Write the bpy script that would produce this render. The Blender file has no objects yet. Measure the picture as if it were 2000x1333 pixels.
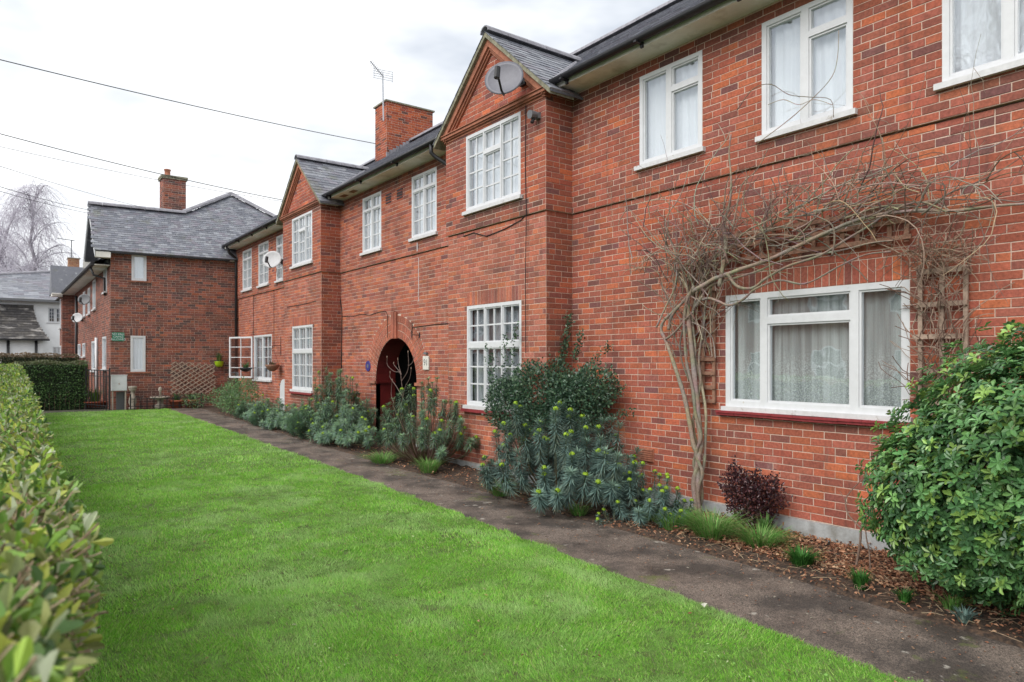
import bpy, math, random
import numpy as np
from mathutils import Vector, Matrix
random.seed(7); RNG = np.random.default_rng(7)
R = math.radians
S = bpy.context.scene
COL = S.collection

# ------------------------------------------------------------------ camera, sky, sun, exposure
FPX, VPX, HOR, EYE = 1370.0, -15.6, 707.0, 1.78        # lens in photo pixels, vanishing point, horizon, eye height
YAW = math.atan2(1000 - VPX, FPX)
SA, CA = math.sin(YAW), math.cos(YAW)
cam_d = bpy.data.cameras.new('camera'); cam = bpy.data.objects.new('camera', cam_d); COL.objects.link(cam)
cam.location = (0, 0, EYE); cam.rotation_euler = (R(90), 0, -YAW)
cam_d.sensor_width = 36; cam_d.lens = 36 * FPX / 2000; cam_d.shift_y = (HOR - 666.5) / 2000
cam_d.clip_start = 0.05; cam_d.clip_end = 900
cam_d.dof.use_dof = True; cam_d.dof.focus_distance = 8.5; cam_d.dof.aperture_fstop = 3.2
S.camera = cam
W = bpy.data.worlds.new('World'); S.world = W; W.use_nodes = True
nt = W.node_tree; nt.nodes.clear()
def nd(t, typ, **kw):
    n = t.nodes.new(typ)
    for k, v in kw.items():
        if hasattr(n, k): setattr(n, k, v)
        else: n.inputs[k].default_value = v
    return n
SUN_EL, SUN_AZ = 42, 262                               # sun azimuth clockwise from +Y: from the -X side, square on to the terrace
sky = nd(nt, 'ShaderNodeTexSky', sky_type='NISHITA', sun_disc=False, sun_elevation=R(SUN_EL), sun_rotation=R(SUN_AZ))
tc = nd(nt, 'ShaderNodeTexCoord'); mp = nd(nt, 'ShaderNodeMapping'); mp.inputs['Scale'].default_value = (1.2, 1.2, 3.2)
no = nd(nt, 'ShaderNodeTexNoise'); no.inputs['Scale'].default_value = 1.7; no.inputs['Detail'].default_value = 5; no.inputs['Roughness'].default_value = .55
cr = nd(nt, 'ShaderNodeValToRGB')
cr.color_ramp.elements[0].position = .35; cr.color_ramp.elements[0].color = (.43, .46, .505, 1)
cr.color_ramp.elements[1].position = .58; cr.color_ramp.elements[1].color = (.82, .82, .815, 1)
sm = nd(nt, 'ShaderNodeMixRGB', blend_type='MULTIPLY'); sm.inputs[0].default_value = 1; sm.inputs[2].default_value = (.10, .10, .10, 1)
mx = nd(nt, 'ShaderNodeMixRGB'); mx.inputs[0].default_value = .92     # thick overcast: the clear sky barely shows through
bg = nd(nt, 'ShaderNodeBackground'); bg.inputs[1].default_value = 0.90
wo = nd(nt, 'ShaderNodeOutputWorld')
L = nt.links.new
L(tc.outputs['Generated'], mp.inputs[0]); L(mp.outputs[0], no.inputs[0]); L(no.outputs[0], cr.inputs[0])
L(sky.outputs[0], sm.inputs[1]); L(sm.outputs[0], mx.inputs[1]); L(cr.outputs[0], mx.inputs[2]); L(mx.outputs[0], bg.inputs[0]); L(bg.outputs[0], wo.inputs[0])
sd = bpy.data.lights.new('sun', 'SUN'); sd.energy = 1.5; sd.angle = R(50); sd.color = (1, .97, .93)
sun = bpy.data.objects.new('sun', sd); COL.objects.link(sun)
sv = Vector((math.sin(R(SUN_AZ)) * math.cos(R(SUN_EL)), math.cos(R(SUN_AZ)) * math.cos(R(SUN_EL)), math.sin(R(SUN_EL))))
sun.rotation_euler = sv.to_track_quat('Z', 'Y').to_euler(); sun.location = sv * 60
S.view_settings.view_transform = 'Standard'; S.view_settings.look = 'None'; S.view_settings.gamma = 1
S.view_settings.use_curve_mapping = False; S.view_settings.exposure = 1.0
S.render.engine = 'CYCLES'; S.cycles.max_bounces = 8; S.cycles.transparent_max_bounces = 12
S.cycles.use_denoising = True

# ------------------------------------------------------------------ measuring helpers (photo pixel -> place)
def ray(px):
    t = (px - 1000) / FPX; return SA + t * CA, CA - t * SA
def atX(px, py, X):
    dx, dy = ray(px); s = X / dx; return Vector((X, s * dy, EYE + (HOR - py) / FPX * s))
def atY(px, py, Y):
    dx, dy = ray(px); s = Y / dy; return Vector((s * dx, Y, EYE + (HOR - py) / FPX * s))
def proj(p):
    f = p[0] * SA + p[1] * CA; r = p[0] * CA - p[1] * SA
    return 1000 + FPX * r / max(f, .01), HOR - FPX * (p[2] - EYE) / max(f, .01), f
def gz(y):                                             # the ground climbs gently away from the camera
    return 0.0155 * min(max(y - 4, 0), 24)

# ------------------------------------------------------------------ mesh builder
class MB:
    def __init__(s): s.v = []; s.f = []; s.c = []
    def add(s, vs, fs, col=(.5, .5, .5)):
        b = len(s.v); s.v += [tuple(q) for q in vs]; s.f += [tuple(i + b for i in q) for q in fs]
        s.c += [col] * len(vs); return s
    def box(s, a, b, col=(.5, .5, .5)):
        x0, y0, z0 = a; x1, y1, z1 = b
        return s.add([(x0,y0,z0),(x1,y0,z0),(x1,y1,z0),(x0,y1,z0),(x0,y0,z1),(x1,y0,z1),(x1,y1,z1),(x0,y1,z1)],
                     [(0,3,2,1),(4,5,6,7),(0,1,5,4),(1,2,6,5),(2,3,7,6),(3,0,4,7)], col)
    def tube(s, pts, r, n=6, col=(.5, .5, .5), cap=True, cols=None):
        pts = [Vector(p) for p in pts]; m = len(pts)
        rr = r if hasattr(r, '__len__') else [r] * m
        b = len(s.v); up = None
        for i, p in enumerate(pts):
            d = (pts[min(i + 1, m - 1)] - pts[max(i - 1, 0)])
            if d.length < 1e-9: d = Vector((0, 0, 1))
            d.normalize()
            if up is None: up = d.orthogonal().normalized()
            else:
                up = up - d * up.dot(d)
                up = up.normalized() if up.length > 1e-6 else d.orthogonal().normalized()
            w = d.cross(up)
            for k in range(n):
                a = 2 * math.pi * k / n; q = p + (up * math.cos(a) + w * math.sin(a)) * rr[i]
                s.v.append((q.x, q.y, q.z)); s.c.append(cols[i] if cols else col)
        for i in range(m - 1):
            for k in range(n):
                k2 = (k + 1) % n
                s.f.append((b + i*n + k, b + i*n + k2, b + (i+1)*n + k2, b + (i+1)*n + k))
        if cap:
            s.f.append(tuple(b + k for k in reversed(range(n)))); s.f.append(tuple(b + (m-1)*n + k for k in range(n)))
        return s
    def lathe(s, base, prof, n=14, col=(.5, .5, .5), axis=None):
        base = Vector(base); ax = Vector(axis or (0, 0, 1)).normalized(); u = ax.orthogonal().normalized(); w = ax.cross(u); b = len(s.v)
        for (r, h) in prof:
            for k in range(n):
                a = 2 * math.pi * k / n; q = base + ax * h + (u * math.cos(a) + w * math.sin(a)) * r
                s.v.append((q.x, q.y, q.z)); s.c.append(col)
        m = len(prof)
        for i in range(m - 1):
            for k in range(n):
                k2 = (k + 1) % n; s.f.append((b+i*n+k, b+i*n+k2, b+(i+1)*n+k2, b+(i+1)*n+k))
        s.f.append(tuple(b + k for k in reversed(range(n)))); s.f.append(tuple(b + (m-1)*n + k for k in range(n)))
        return s
    def build(s, name, mat, parent=None, smooth=False):
        me = bpy.data.meshes.new(name); me.from_pydata(s.v, [], s.f)
        a = me.attributes.new('Col', 'FLOAT_COLOR', 'POINT')
        c = np.ones((len(s.v), 4), dtype=np.float32); c[:, :3] = np.array(s.c, dtype=np.float32).reshape(-1, 3)
        a.data.foreach_set('color', c.ravel())
        return link(name, me, mat, parent, smooth)
def link(name, me, mat, parent=None, smooth=False):
    me.materials.append(MAT[mat])
    if smooth: me.polygons.foreach_set('use_smooth', [True] * len(me.polygons))
    me.update()
    o = bpy.data.objects.new(name, me); COL.objects.link(o)
    if parent is not None: adopt(o, parent)
    return o
def adopt(o, parent):
    o.parent = parent
    if parent.type == 'EMPTY' and parent.parent is None: o.matrix_parent_inverse = Matrix.Translation(-parent.location)
def np_mesh(name, V, k, C, mat, parent=None, smooth=False):
    """V: (n*k,3) vertices, every k of them one polygon; C: (n*k,3)."""
    n = len(V) // k; me = bpy.data.meshes.new(name)
    me.vertices.add(len(V)); me.vertices.foreach_set('co', np.asarray(V, np.float32).ravel())
    me.loops.add(len(V)); me.loops.foreach_set('vertex_index', np.arange(len(V), dtype=np.int32))
    me.polygons.add(n); me.polygons.foreach_set('loop_start', np.arange(n, dtype=np.int32) * k)
    me.polygons.foreach_set('loop_total', np.full(n, k, dtype=np.int32))
    a = me.attributes.new('Col', 'FLOAT_COLOR', 'POINT'); c = np.ones((len(V), 4), np.float32); c[:, :3] = C
    a.data.foreach_set('color', c.ravel()); me.update(calc_edges=True)
    return link(name, me, mat, parent, smooth)
def thing(name, label, cat, loc=(0, 0, 0), group=None):
    o = bpy.data.objects.new(name, None); COL.objects.link(o); o.location = loc; o.empty_display_size = .1
    return tag(o, label, cat, group)
def tag(o, label=None, cat=None, group=None, kind=None):
    if label: o['label'] = label
    if cat: o['category'] = cat
    if group: o['group'] = group
    if kind: o['kind'] = kind
    return o

# ------------------------------------------------------------------ materials
MAT = {}
def mat(name, base=None, rough=.7, attr=False, noise=0, nscale=20, bump=0, bscale=60, metal=0, spec=.4, transl=0, extra=None):
    m = bpy.data.materials.new(name); m.use_nodes = True; t = m.node_tree; b = t.nodes['Principled BSDF']; MAT[name] = m
    b.inputs['Roughness'].default_value = rough; b.inputs['Metallic'].default_value = metal; b.inputs['Specular IOR Level'].default_value = spec
    lk = t.links.new; geo = nd(t, 'ShaderNodeNewGeometry')
    if attr: a = nd(t, 'ShaderNodeAttribute', attribute_name='Col'); c = a.outputs['Color']
    else:
        r = nd(t, 'ShaderNodeRGB'); r.outputs[0].default_value = (*base, 1); c = r.outputs[0]
    if noise:
        n = nd(t, 'ShaderNodeTexNoise'); n.inputs['Scale'].default_value = nscale; n.inputs['Detail'].default_value = 6; n.inputs['Roughness'].default_value = .65
        lk(geo.outputs['Position'], n.inputs['Vector'])
        mr = nd(t, 'ShaderNodeMapRange'); mr.inputs[1].default_value = .3; mr.inputs[2].default_value = .7; mr.inputs[3].default_value = 1 - noise; mr.inputs[4].default_value = 1 + noise
        lk(n.outputs[0], mr.inputs[0])
        mu = nd(t, 'ShaderNodeVectorMath', operation='SCALE'); lk(c, mu.inputs[0]); lk(mr.outputs[0], mu.inputs['Scale']); c = mu.outputs[0]
    if extra: c = extra(t, lk, geo, c, b)
    lk(c, b.inputs['Base Color'])
    if bump:
        n2 = nd(t, 'ShaderNodeTexNoise'); n2.inputs['Scale'].default_value = bscale; n2.inputs['Detail'].default_value = 5; lk(geo.outputs['Position'], n2.inputs['Vector'])
        bp = nd(t, 'ShaderNodeBump'); bp.inputs['Strength'].default_value = bump; bp.inputs['Distance'].default_value = .01
        lk(n2.outputs[0], bp.inputs['Height']); lk(bp.outputs[0], b.inputs['Normal'])
    if transl:
        tr = nd(t, 'ShaderNodeBsdfTranslucent'); lk(c, tr.inputs[0]); ms = nd(t, 'ShaderNodeMixShader'); ms.inputs[0].default_value = transl
        o = t.nodes['Material Output']; lk(b.outputs[0], ms.inputs[1]); lk(tr.outputs[0], ms.inputs[2]); lk(ms.outputs[0], o.inputs[0])
    return m
def mixc(t, lk, fac, a, b, mode='MIX'):
    m = nd(t, 'ShaderNodeMixRGB', blend_type=mode)
    for i, x in ((0, fac), (1, a), (2, b)):
        if isinstance(x, (int, float)): m.inputs[i].default_value = x
        elif isinstance(x, tuple): m.inputs[i].default_value = (*x, 1)
        else: lk(x, m.inputs[i])
    return m.outputs[0]
def nz(t, lk, geo, scale, lo, hi, detail=5, stretch=None, rough=.6):
    n = nd(t, 'ShaderNodeTexNoise'); n.inputs['Scale'].default_value = scale; n.inputs['Detail'].default_value = detail; n.inputs['Roughness'].default_value = rough
    if stretch:
        mpn = nd(t, 'ShaderNodeMapping'); mpn.inputs['Scale'].default_value = stretch; lk(geo.outputs['Position'], mpn.inputs[0]); lk(mpn.outputs[0], n.inputs['Vector'])
    else: lk(geo.outputs['Position'], n.inputs['Vector'])
    mr = nd(t, 'ShaderNodeMapRange'); mr.clamp = True
    mr.inputs[1].default_value = lo; mr.inputs[2].default_value = hi; lk(n.outputs[0], mr.inputs[0]); return mr.outputs[0]
def weather_brick(t, lk, geo, c, b):                    # speckle, soot patches and lime bloom with shapes of their own
    c = mixc(t, lk, nz(t, lk, geo, .9, .50, .70, 7, (1, 1, 1.6)), c, mixc(t, lk, .52, c, (.055, .042, .040)))
    c = mixc(t, lk, nz(t, lk, geo, 3.2, .56, .74, 6, (1, 2.6, .22)), c, mixc(t, lk, .45, c, (.07, .045, .04)))       # run-off streaks
    c = mixc(t, lk, nz(t, lk, geo, .45, .38, .62, 3), c, mixc(t, lk, .28, c, (.16, .07, .05)))
    c = mixc(t, lk, nz(t, lk, geo, 34, .60, .75, 4), c, mixc(t, lk, .5, c, (.11, .05, .04)))
    return mixc(t, lk, nz(t, lk, geo, 2.3, .63, .80, 6, (1, 1.6, .5)), c, mixc(t, lk, .22, c, (.62, .5, .44)))
mat('brick', attr=True, rough=.88, noise=.30, nscale=38, bump=.5, bscale=150, spec=.22, extra=weather_brick)
def weather_mortar(t, lk, geo, c, b):
    return mixc(t, lk, nz(t, lk, geo, 1.6, .50, .72, 6), c, mixc(t, lk, .45, c, (.22, .15, .12)))
mat('mortar', (.56, .43, .35), rough=.95, noise=.22, nscale=30, bump=.4, bscale=120, spec=.1, extra=weather_mortar)
mat('mortar_wing', (.46, .36, .30), rough=.95, noise=.22, nscale=30, spec=.1, extra=weather_mortar)
def weather_slate(t, lk, geo, c, b):
    c = mixc(t, lk, nz(t, lk, geo, 5, .60, .72, 5), c, (.30, .31, .32))
    return mixc(t, lk, nz(t, lk, geo, 1.4, .60, .78, 5), c, (.10, .105, .06))
mat('slate', attr=True, rough=.42, noise=.28, nscale=26, bump=.35, bscale=60, spec=.5, extra=weather_slate)
mat('ridge_tile', (.25, .245, .27), rough=.6, noise=.35, nscale=9, bump=.4, bscale=50)
mat('lichen_cement', (.22, .21, .15), rough=.95, noise=.5, nscale=14, bump=.5, bscale=60)
mat('terracotta', (.38, .15, .09), rough=.85, noise=.3, nscale=14, bump=.3, bscale=70, extra=weather_brick)
mat('white_paint', (.62, .63, .645), rough=.38, noise=.05, nscale=12, extra=lambda t, lk, g, c, b: mixc(t, lk, nz(t, lk, g, 22, .66, .78, 4), c, (.50, .47, .42)))
mat('sill_paint', (.58, .58, .585), rough=.55, noise=.10, nscale=14, extra=lambda t, lk, g, c, b: mixc(t, lk, nz(t, lk, g, 11, .60, .70, 5), c, (.36, .32, .28)))
mat('soffit', (.78, .76, .70), rough=.8, noise=.12, nscale=3, extra=lambda t, lk, g, c, b: mixc(t, lk, nz(t, lk, g, 2.2, .55, .75, 5), c, (.50, .47, .40)))
mat('black_gutter', (.020, .020, .022), rough=.45, noise=.3, nscale=15)
mat('black_iron', (.018, .018, .02), rough=.5, noise=.2)
mat('red_sill', (.25, .035, .04), rough=.5, noise=.3, nscale=20, bump=.4, bscale=50)
mat('maroon_paint', (.13, .015, .014), rough=.33, noise=.25, nscale=4)
mat('concrete', (.36, .37, .37), rough=.9, noise=.22, nscale=8, bump=.4, bscale=60, extra=lambda t, lk, g, c, b: mixc(t, lk, nz(t, lk, g, 3.5, .5, .7, 5), c, (.20, .19, .165)))
mat('dark_room', (.035, .036, .038), rough=.9)
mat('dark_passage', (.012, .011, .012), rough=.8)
mat('wood_grey', (.32, .235, .18), rough=.85, noise=.35, nscale=18, bump=.4, bscale=60)
mat('wood_brown', (.25, .135, .09), rough=.85, noise=.35, nscale=18, bump=.4, bscale=60)
mat('bark', attr=True, rough=.85, noise=.28, nscale=40, bump=.5, bscale=110)
mat('leaf', attr=True, rough=.42, noise=.16, nscale=30, spec=.45, transl=.22)
mat('leaf_glossy', attr=True, rough=.30, noise=.16, nscale=30, spec=.5, transl=.15)
mat('leaf_matt', attr=True, rough=.62, noise=.15, nscale=30, spec=.25, transl=.2)
mat('grass', attr=True, rough=.55, spec=.3, transl=.35)
mat('dead_leaf', attr=True, rough=.8, noise=.2, nscale=60, spec=.2, transl=.1)
def soil_x(t, lk, geo, c, b):
    return mixc(t, lk, nz(t, lk, geo, 26, .42, .62, 6), c, (.10, .062, .04))
mat('soil', (.032, .023, .018), rough=.95, noise=.4, nscale=12, bump=.9, bscale=35, extra=soil_x)
def lawn_x(t, lk, geo, c, b):
    c = mixc(t, lk, nz(t, lk, geo, 9, .45, .7, 6), c, (.055, .060, .022))
    return c
mat('lawn_soil', (.095, .19, .03), rough=.95, noise=.3, nscale=20, bump=.8, bscale=50, extra=lawn_x)
def path_x(t, lk, geo, c, b):
    v = nd(t, 'ShaderNodeTexVoronoi'); v.inputs['Scale'].default_value = 150; lk(geo.outputs['Position'], v.inputs['Vector'])
    mr = nd(t, 'ShaderNodeMapRange'); lk(v.outputs['Color'], mr.inputs[0]); mr.inputs[1].default_value = .15; mr.inputs[2].default_value = .95
    c = mixc(t, lk, mr.outputs[0], (.052, .043, .038), (.30, .235, .19))
    c = mixc(t, lk, nz(t, lk, geo, 1.9, .42, .60, 6), c, mixc(t, lk, .74, c, (.028, .024, .022)))       # damp dark patches
    c = mixc(t, lk, nz(t, lk, geo, 6.5, .635, .69, 5), c, mixc(t, lk, .75, c, (.40, .37, .32)))                                  # lichen
    c = mixc(t, lk, nz(t, lk, geo, 1.3, .585, .70, 8, None, .75), c, mixc(t, lk, .8, c, (.10, .14, .015)))                                # moss
    rr = nd(t, 'ShaderNodeMapRange'); lk(nz(t, lk, geo, 1.6, .40, .66, 5), rr.inputs[0]); rr.inputs[3].default_value = .85; rr.inputs[4].default_value = .5
    lk(rr.outputs[0], b.inputs['Roughness'])
    return c
mat('path', (.1, .08, .07), rough=.8, bump=.7, bscale=130, extra=path_x)
mat('ground', (.07, .072, .05), rough=.95, noise=.3, nscale=3)
mat('tarmac', (.06, .06, .062), rough=.85, noise=.2, nscale=30)
mat('dish_grey', (.13, .13, .155), rough=.42, noise=.12, nscale=14, spec=.45)
mat('dish_pale', (.52, .52, .53), rough=.5, noise=.1, nscale=14)
mat('dish_dark', (.15, .155, .165), rough=.5)
mat('alu', (.45, .46, .48), rough=.4, metal=.7)
mat('cable', (.012, .012, .013), rough=.6)
mat('cable_grey', (.20, .19, .19), rough=.7)
mat('cabinet_white', (.62, .64, .66), rough=.5, noise=.08, nscale=9)
mat('sign_green', (.01, .19, .10), rough=.4, noise=.08)
mat('plaque_blue', (.035, .03, .19), rough=.35)
mat('plaque_cream', (.66, .64, .58), rough=.5, noise=.08)
mat('lime_pot', (.36, .55, .02), rough=.35)
mat('pot_red', (.33, .09, .05), rough=.8, noise=.2)
mat('stone', (.34, .30, .25), rough=.9, noise=.3, nscale=14, bump=.5)
mat('render_white', (.92, .93, .94), rough=.85, noise=.06, nscale=2)
mat('old_tile', attr=True, rough=.9, noise=.35, nscale=8, bump=.5, bscale=30, extra=lambda t, lk, g, c, b: mixc(t, lk, nz(t, lk, g, 1.3, .55, .68, 6, (1, 1, 3)), c, (.36, .34, .32)))
mat('car_blue', (.035, .045, .085), rough=.25, spec=.6)
mat('car_white', (.7, .7, .7), rough=.25, spec=.6)
mat('car_glass', (.02, .025, .03), rough=.08, spec=.6)
mat('rubber', (.015, .015, .015), rough=.8)
mat('lime_flower', attr=True, rough=.6, transl=.25)
def glass(name, tint, gl):
    m = bpy.data.materials.new(name); m.use_nodes = True; t = m.node_tree; t.nodes.clear(); MAT[name] = m
    o = nd(t, 'ShaderNodeOutputMaterial'); tr = nd(t, 'ShaderNodeBsdfTransparent'); tr.inputs[0].default_value = (*tint, 1)
    g = nd(t, 'ShaderNodeBsdfGlossy'); g.inputs['Roughness'].default_value = gl; g.inputs[0].default_value = (.95, .97, 1, 1)
    geo = nd(t, 'ShaderNodeNewGeometry')
    dt = nd(t, 'ShaderNodeVectorMath', operation='DOT_PRODUCT'); t.links.new(geo.outputs['Incoming'], dt.inputs[0]); t.links.new(geo.outputs['Normal'], dt.inputs[1])
    ab = nd(t, 'ShaderNodeMath', operation='ABSOLUTE'); t.links.new(dt.outputs['Value'], ab.inputs[0]); iv = nd(t, 'ShaderNodeMath', operation='SUBTRACT'); iv.inputs[0].default_value = 1; t.links.new(ab.outputs[0], iv.inputs[1])
    pw = nd(t, 'ShaderNodeMath', operation='POWER'); t.links.new(iv.outputs[0], pw.inputs[0]); pw.inputs[1].default_value = 5; fr = nd(t, 'ShaderNodeMath', operation='MULTIPLY_ADD'); t.links.new(pw.outputs[0], fr.inputs[0]); fr.inputs[1].default_value = .95; fr.inputs[2].default_value = .17   # Schlick reflectance, same from both sides
    nn = nd(t, 'ShaderNodeTexNoise'); nn.inputs['Scale'].default_value = 2.2; t.links.new(geo.outputs['Position'], nn.inputs['Vector'])
    bp = nd(t, 'ShaderNodeBump'); bp.inputs['Strength'].default_value = .06; bp.inputs['Distance'].default_value = .05; t.links.new(nn.outputs[0], bp.inputs['Height']); t.links.new(bp.outputs[0], g.inputs['Normal'])
    ms = nd(t, 'ShaderNodeMixShader'); t.links.new(fr.outputs[0], ms.inputs[0]); t.links.new(tr.outputs[0], ms.inputs[1]); t.links.new(g.outputs[0], ms.inputs[2]); t.links.new(ms.outputs[0], o.inputs[0])
glass('glass', (.97, .985, .99), .02)
def net(name, col, holes, lace):
    m = bpy.data.materials.new(name); m.use_nodes = True; t = m.node_tree; t.nodes.clear(); MAT[name] = m; lk = t.links.new
    o = nd(t, 'ShaderNodeOutputMaterial'); d = nd(t, 'ShaderNodeBsdfDiffuse'); d.inputs[0].default_value = (*col, 1)
    tl = nd(t, 'ShaderNodeBsdfTranslucent'); tl.inputs[0].default_value = (*col, 1)
    tp = nd(t, 'ShaderNodeBsdfTransparent'); m1 = nd(t, 'ShaderNodeMixShader'); m1.inputs[0].default_value = .12; m2 = nd(t, 'ShaderNodeMixShader')
    lk(d.outputs[0], m1.inputs[1]); lk(tl.outputs[0], m1.inputs[2]); m2.inputs[0].default_value = holes
    if lace:                                            # woven flowers towards the hem
        g = nd(t, 'ShaderNodeNewGeometry'); f1 = nz(t, lk, g, 85, .47, .60, 4); sx = nd(t, 'ShaderNodeSeparateXYZ'); lk(g.outputs['Position'], sx.inputs[0])
        zr = nd(t, 'ShaderNodeMapRange'); lk(sx.outputs['Z'], zr.inputs[0]); zr.inputs[1].default_value = 1.95; zr.inputs[2].default_value = 1.7; zr.inputs[3].default_value = 0; zr.inputs[4].default_value = .40
        mm = nd(t, 'ShaderNodeMath', operation='MULTIPLY'); lk(f1, mm.inputs[0]); lk(zr.outputs[0], mm.inputs[1])
        sb = nd(t, 'ShaderNodeMath', operation='SUBTRACT'); sb.inputs[0].default_value = holes; lk(mm.outputs[0], sb.inputs[1]); lk(sb.outputs[0], m2.inputs[0])
    if lace or holes > .3:                              # the folds look denser edge-on
        g2 = nd(t, 'ShaderNodeNewGeometry'); fo = nz(t, lk, g2, 9, .40, .62, 3, (1, 1, .04)); ma = nd(t, 'ShaderNodeMath', operation='MULTIPLY_ADD'); lk(fo, ma.inputs[0]); ma.inputs[1].default_value = -.38
        if m2.inputs[0].is_linked: lk(m2.inputs[0].links[0].from_socket, ma.inputs[2])
        else: ma.inputs[2].default_value = holes + .12
        mx_ = nd(t, 'ShaderNodeMath', operation='MAXIMUM'); lk(ma.outputs[0], mx_.inputs[0]); mx_.inputs[1].default_value = .05; lk(mx_.outputs[0], m2.inputs[0])
    lk(m1.outputs[0], m2.inputs[1]); lk(tp.outputs[0], m2.inputs[2]); lk(m2.outputs[0], o.inputs[0])
net('net_white', (.96, .97, .99), .03, False); net('net_lace', (.86, .91, .89), .56, True); net('net_grey', (.72, .74, .78), .40, False)

# ------------------------------------------------------------------ wall frames, bricks, slates, windows
class Fr:
    """A wall plane: u along the wall, d outward, z up."""
    def __init__(s, P, u, n): s.P = Vector(P); s.u = Vector(u).normalized(); s.n = Vector(n).normalized(); s.flip = s.u.cross(Vector((0, 0, 1))).dot(s.n) < 0
    def pt(s, u, d, z): q = s.P + s.u * u + s.n * d; return (q.x, q.y, q.z + z)
    def box(s, mb, u0, u1, d0, d1, z0, z1, col=(.5, .5, .5)):
        v = [s.pt(u, d, z) for z in (z0, z1) for (u, d) in ((u0, d0), (u1, d0), (u1, d1), (u0, d1))]
        f = [(0,3,2,1),(4,5,6,7),(0,1,5,4),(1,2,6,5),(2,3,7,6),(3,0,4,7)]
        if not s.flip: f = [tuple(reversed(q)) for q in f]
        return mb.add(v, f, col)
SLC = (.12, .125, .145)
COURSE, BL, ZB = .0758, .228, .174
def zc(z): return ZB + round((z - ZB) / COURSE) * COURSE          # nearest bed joint
PAL_RED = [((.45,.128,.068),5),((.405,.112,.066),6),((.365,.104,.066),6),((.325,.098,.068),5),((.265,.090,.070),2.8),((.19,.080,.074),1.0),((.50,.145,.066),2.2),((.38,.118,.080),4)]
PAL_PINK = [((.47,.152,.092),4),((.43,.142,.090),5),((.395,.132,.088),5),((.35,.122,.088),3.6),((.285,.108,.086),1.8),((.51,.165,.085),2.2),((.44,.165,.118),3)]
PAL_BROWN = [((.33,.118,.080),5),((.24,.090,.070),4),((.20,.088,.070),4),((.155,.080,.070),3),((.115,.075,.068),1.8),((.36,.118,.070),1.8),((.26,.120,.090),2.2)]
PAL_CHIM = [((.42,.10,.04),4),((.36,.085,.04),4),((.30,.07,.04),3),((.12,.055,.045),1.5)]
def pick(pal):
    c = random.choices([p[0] for p in pal], [p[1] for p in pal])[0]; k = random.uniform(.86, 1.15)
    return tuple(x * k * random.uniform(.96, 1.04) for x in c)
class Pieces:
    """Collects many small alike pieces; the ones that show largest become objects of their own."""
    def __init__(s): s.items = []
    def add(s, vs, fs, col, owner=0, hide=False): s.items.append((vs, fs, col, owner, hide))
    def finish(s, part_name, rest_name, matname, owners, limit, min_px=0):
        sc = []
        for i, (vs, fs, col, ow, hide) in enumerate(s.items):
            q = [proj(v) for v in vs]
            if hide or min(p[2] for p in q) < .5: sc.append(0); continue
            cx = sum(p[0] for p in q) / len(q); cy = sum(p[1] for p in q) / len(q)
            if not (5 < cx < 1995 and 5 < cy < 1328): sc.append(0); continue
            sc.append((max(p[0] for p in q) - min(p[0] for p in q)) * (max(p[1] for p in q) - min(p[1] for p in q)))
        top = set(sorted((i for i in range(len(sc)) if sc[i] > min_px), key=lambda i: -sc[i])[:limit])
        rest = {}
        for i, (vs, fs, col, ow, hide) in enumerate(s.items):
            if i in top: MB().add(vs, fs, col).build(part_name, matname, owners[ow])
            else: rest.setdefault('all', MB()).add(vs, fs, col)
        if rest: tag(rest['all'].build(rest_name, matname, owners['root']), kind='stuff')
def brick(P, fr, u0, u1, z0, z1, proud, col, owner, hide=False, depth=.02, jit=.0012, bev=.0035):
    j = lambda: random.uniform(-jit, jit)
    pr = proud + random.uniform(-.0012, .0018)
    v = [fr.pt(u0, -depth, z0), fr.pt(u1, -depth, z0), fr.pt(u1, -depth, z1), fr.pt(u0, -depth, z1),
         fr.pt(u0 + j(), pr - bev, z0 + j()), fr.pt(u1 + j(), pr - bev, z0 + j()), fr.pt(u1 + j(), pr - bev, z1 + j()), fr.pt(u0 + j(), pr - bev, z1 + j()),
         fr.pt(u0 + bev, pr, z0 + bev), fr.pt(u1 - bev, pr, z0 + bev), fr.pt(u1 - bev, pr, z1 - bev), fr.pt(u0 + bev, pr, z1 - bev)]
    f = [(8,9,10,11),(4,5,9,8),(5,6,10,9),(6,7,11,10),(7,4,8,11),(0,1,5,4),(1,2,6,5),(2,3,7,6),(3,0,4,7)]
    if fr.flip: f = [tuple(reversed(q)) for q in f]
    P.add(v, f, col, owner, hide)
MJ = .0074                                                        # mortar joint
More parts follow.
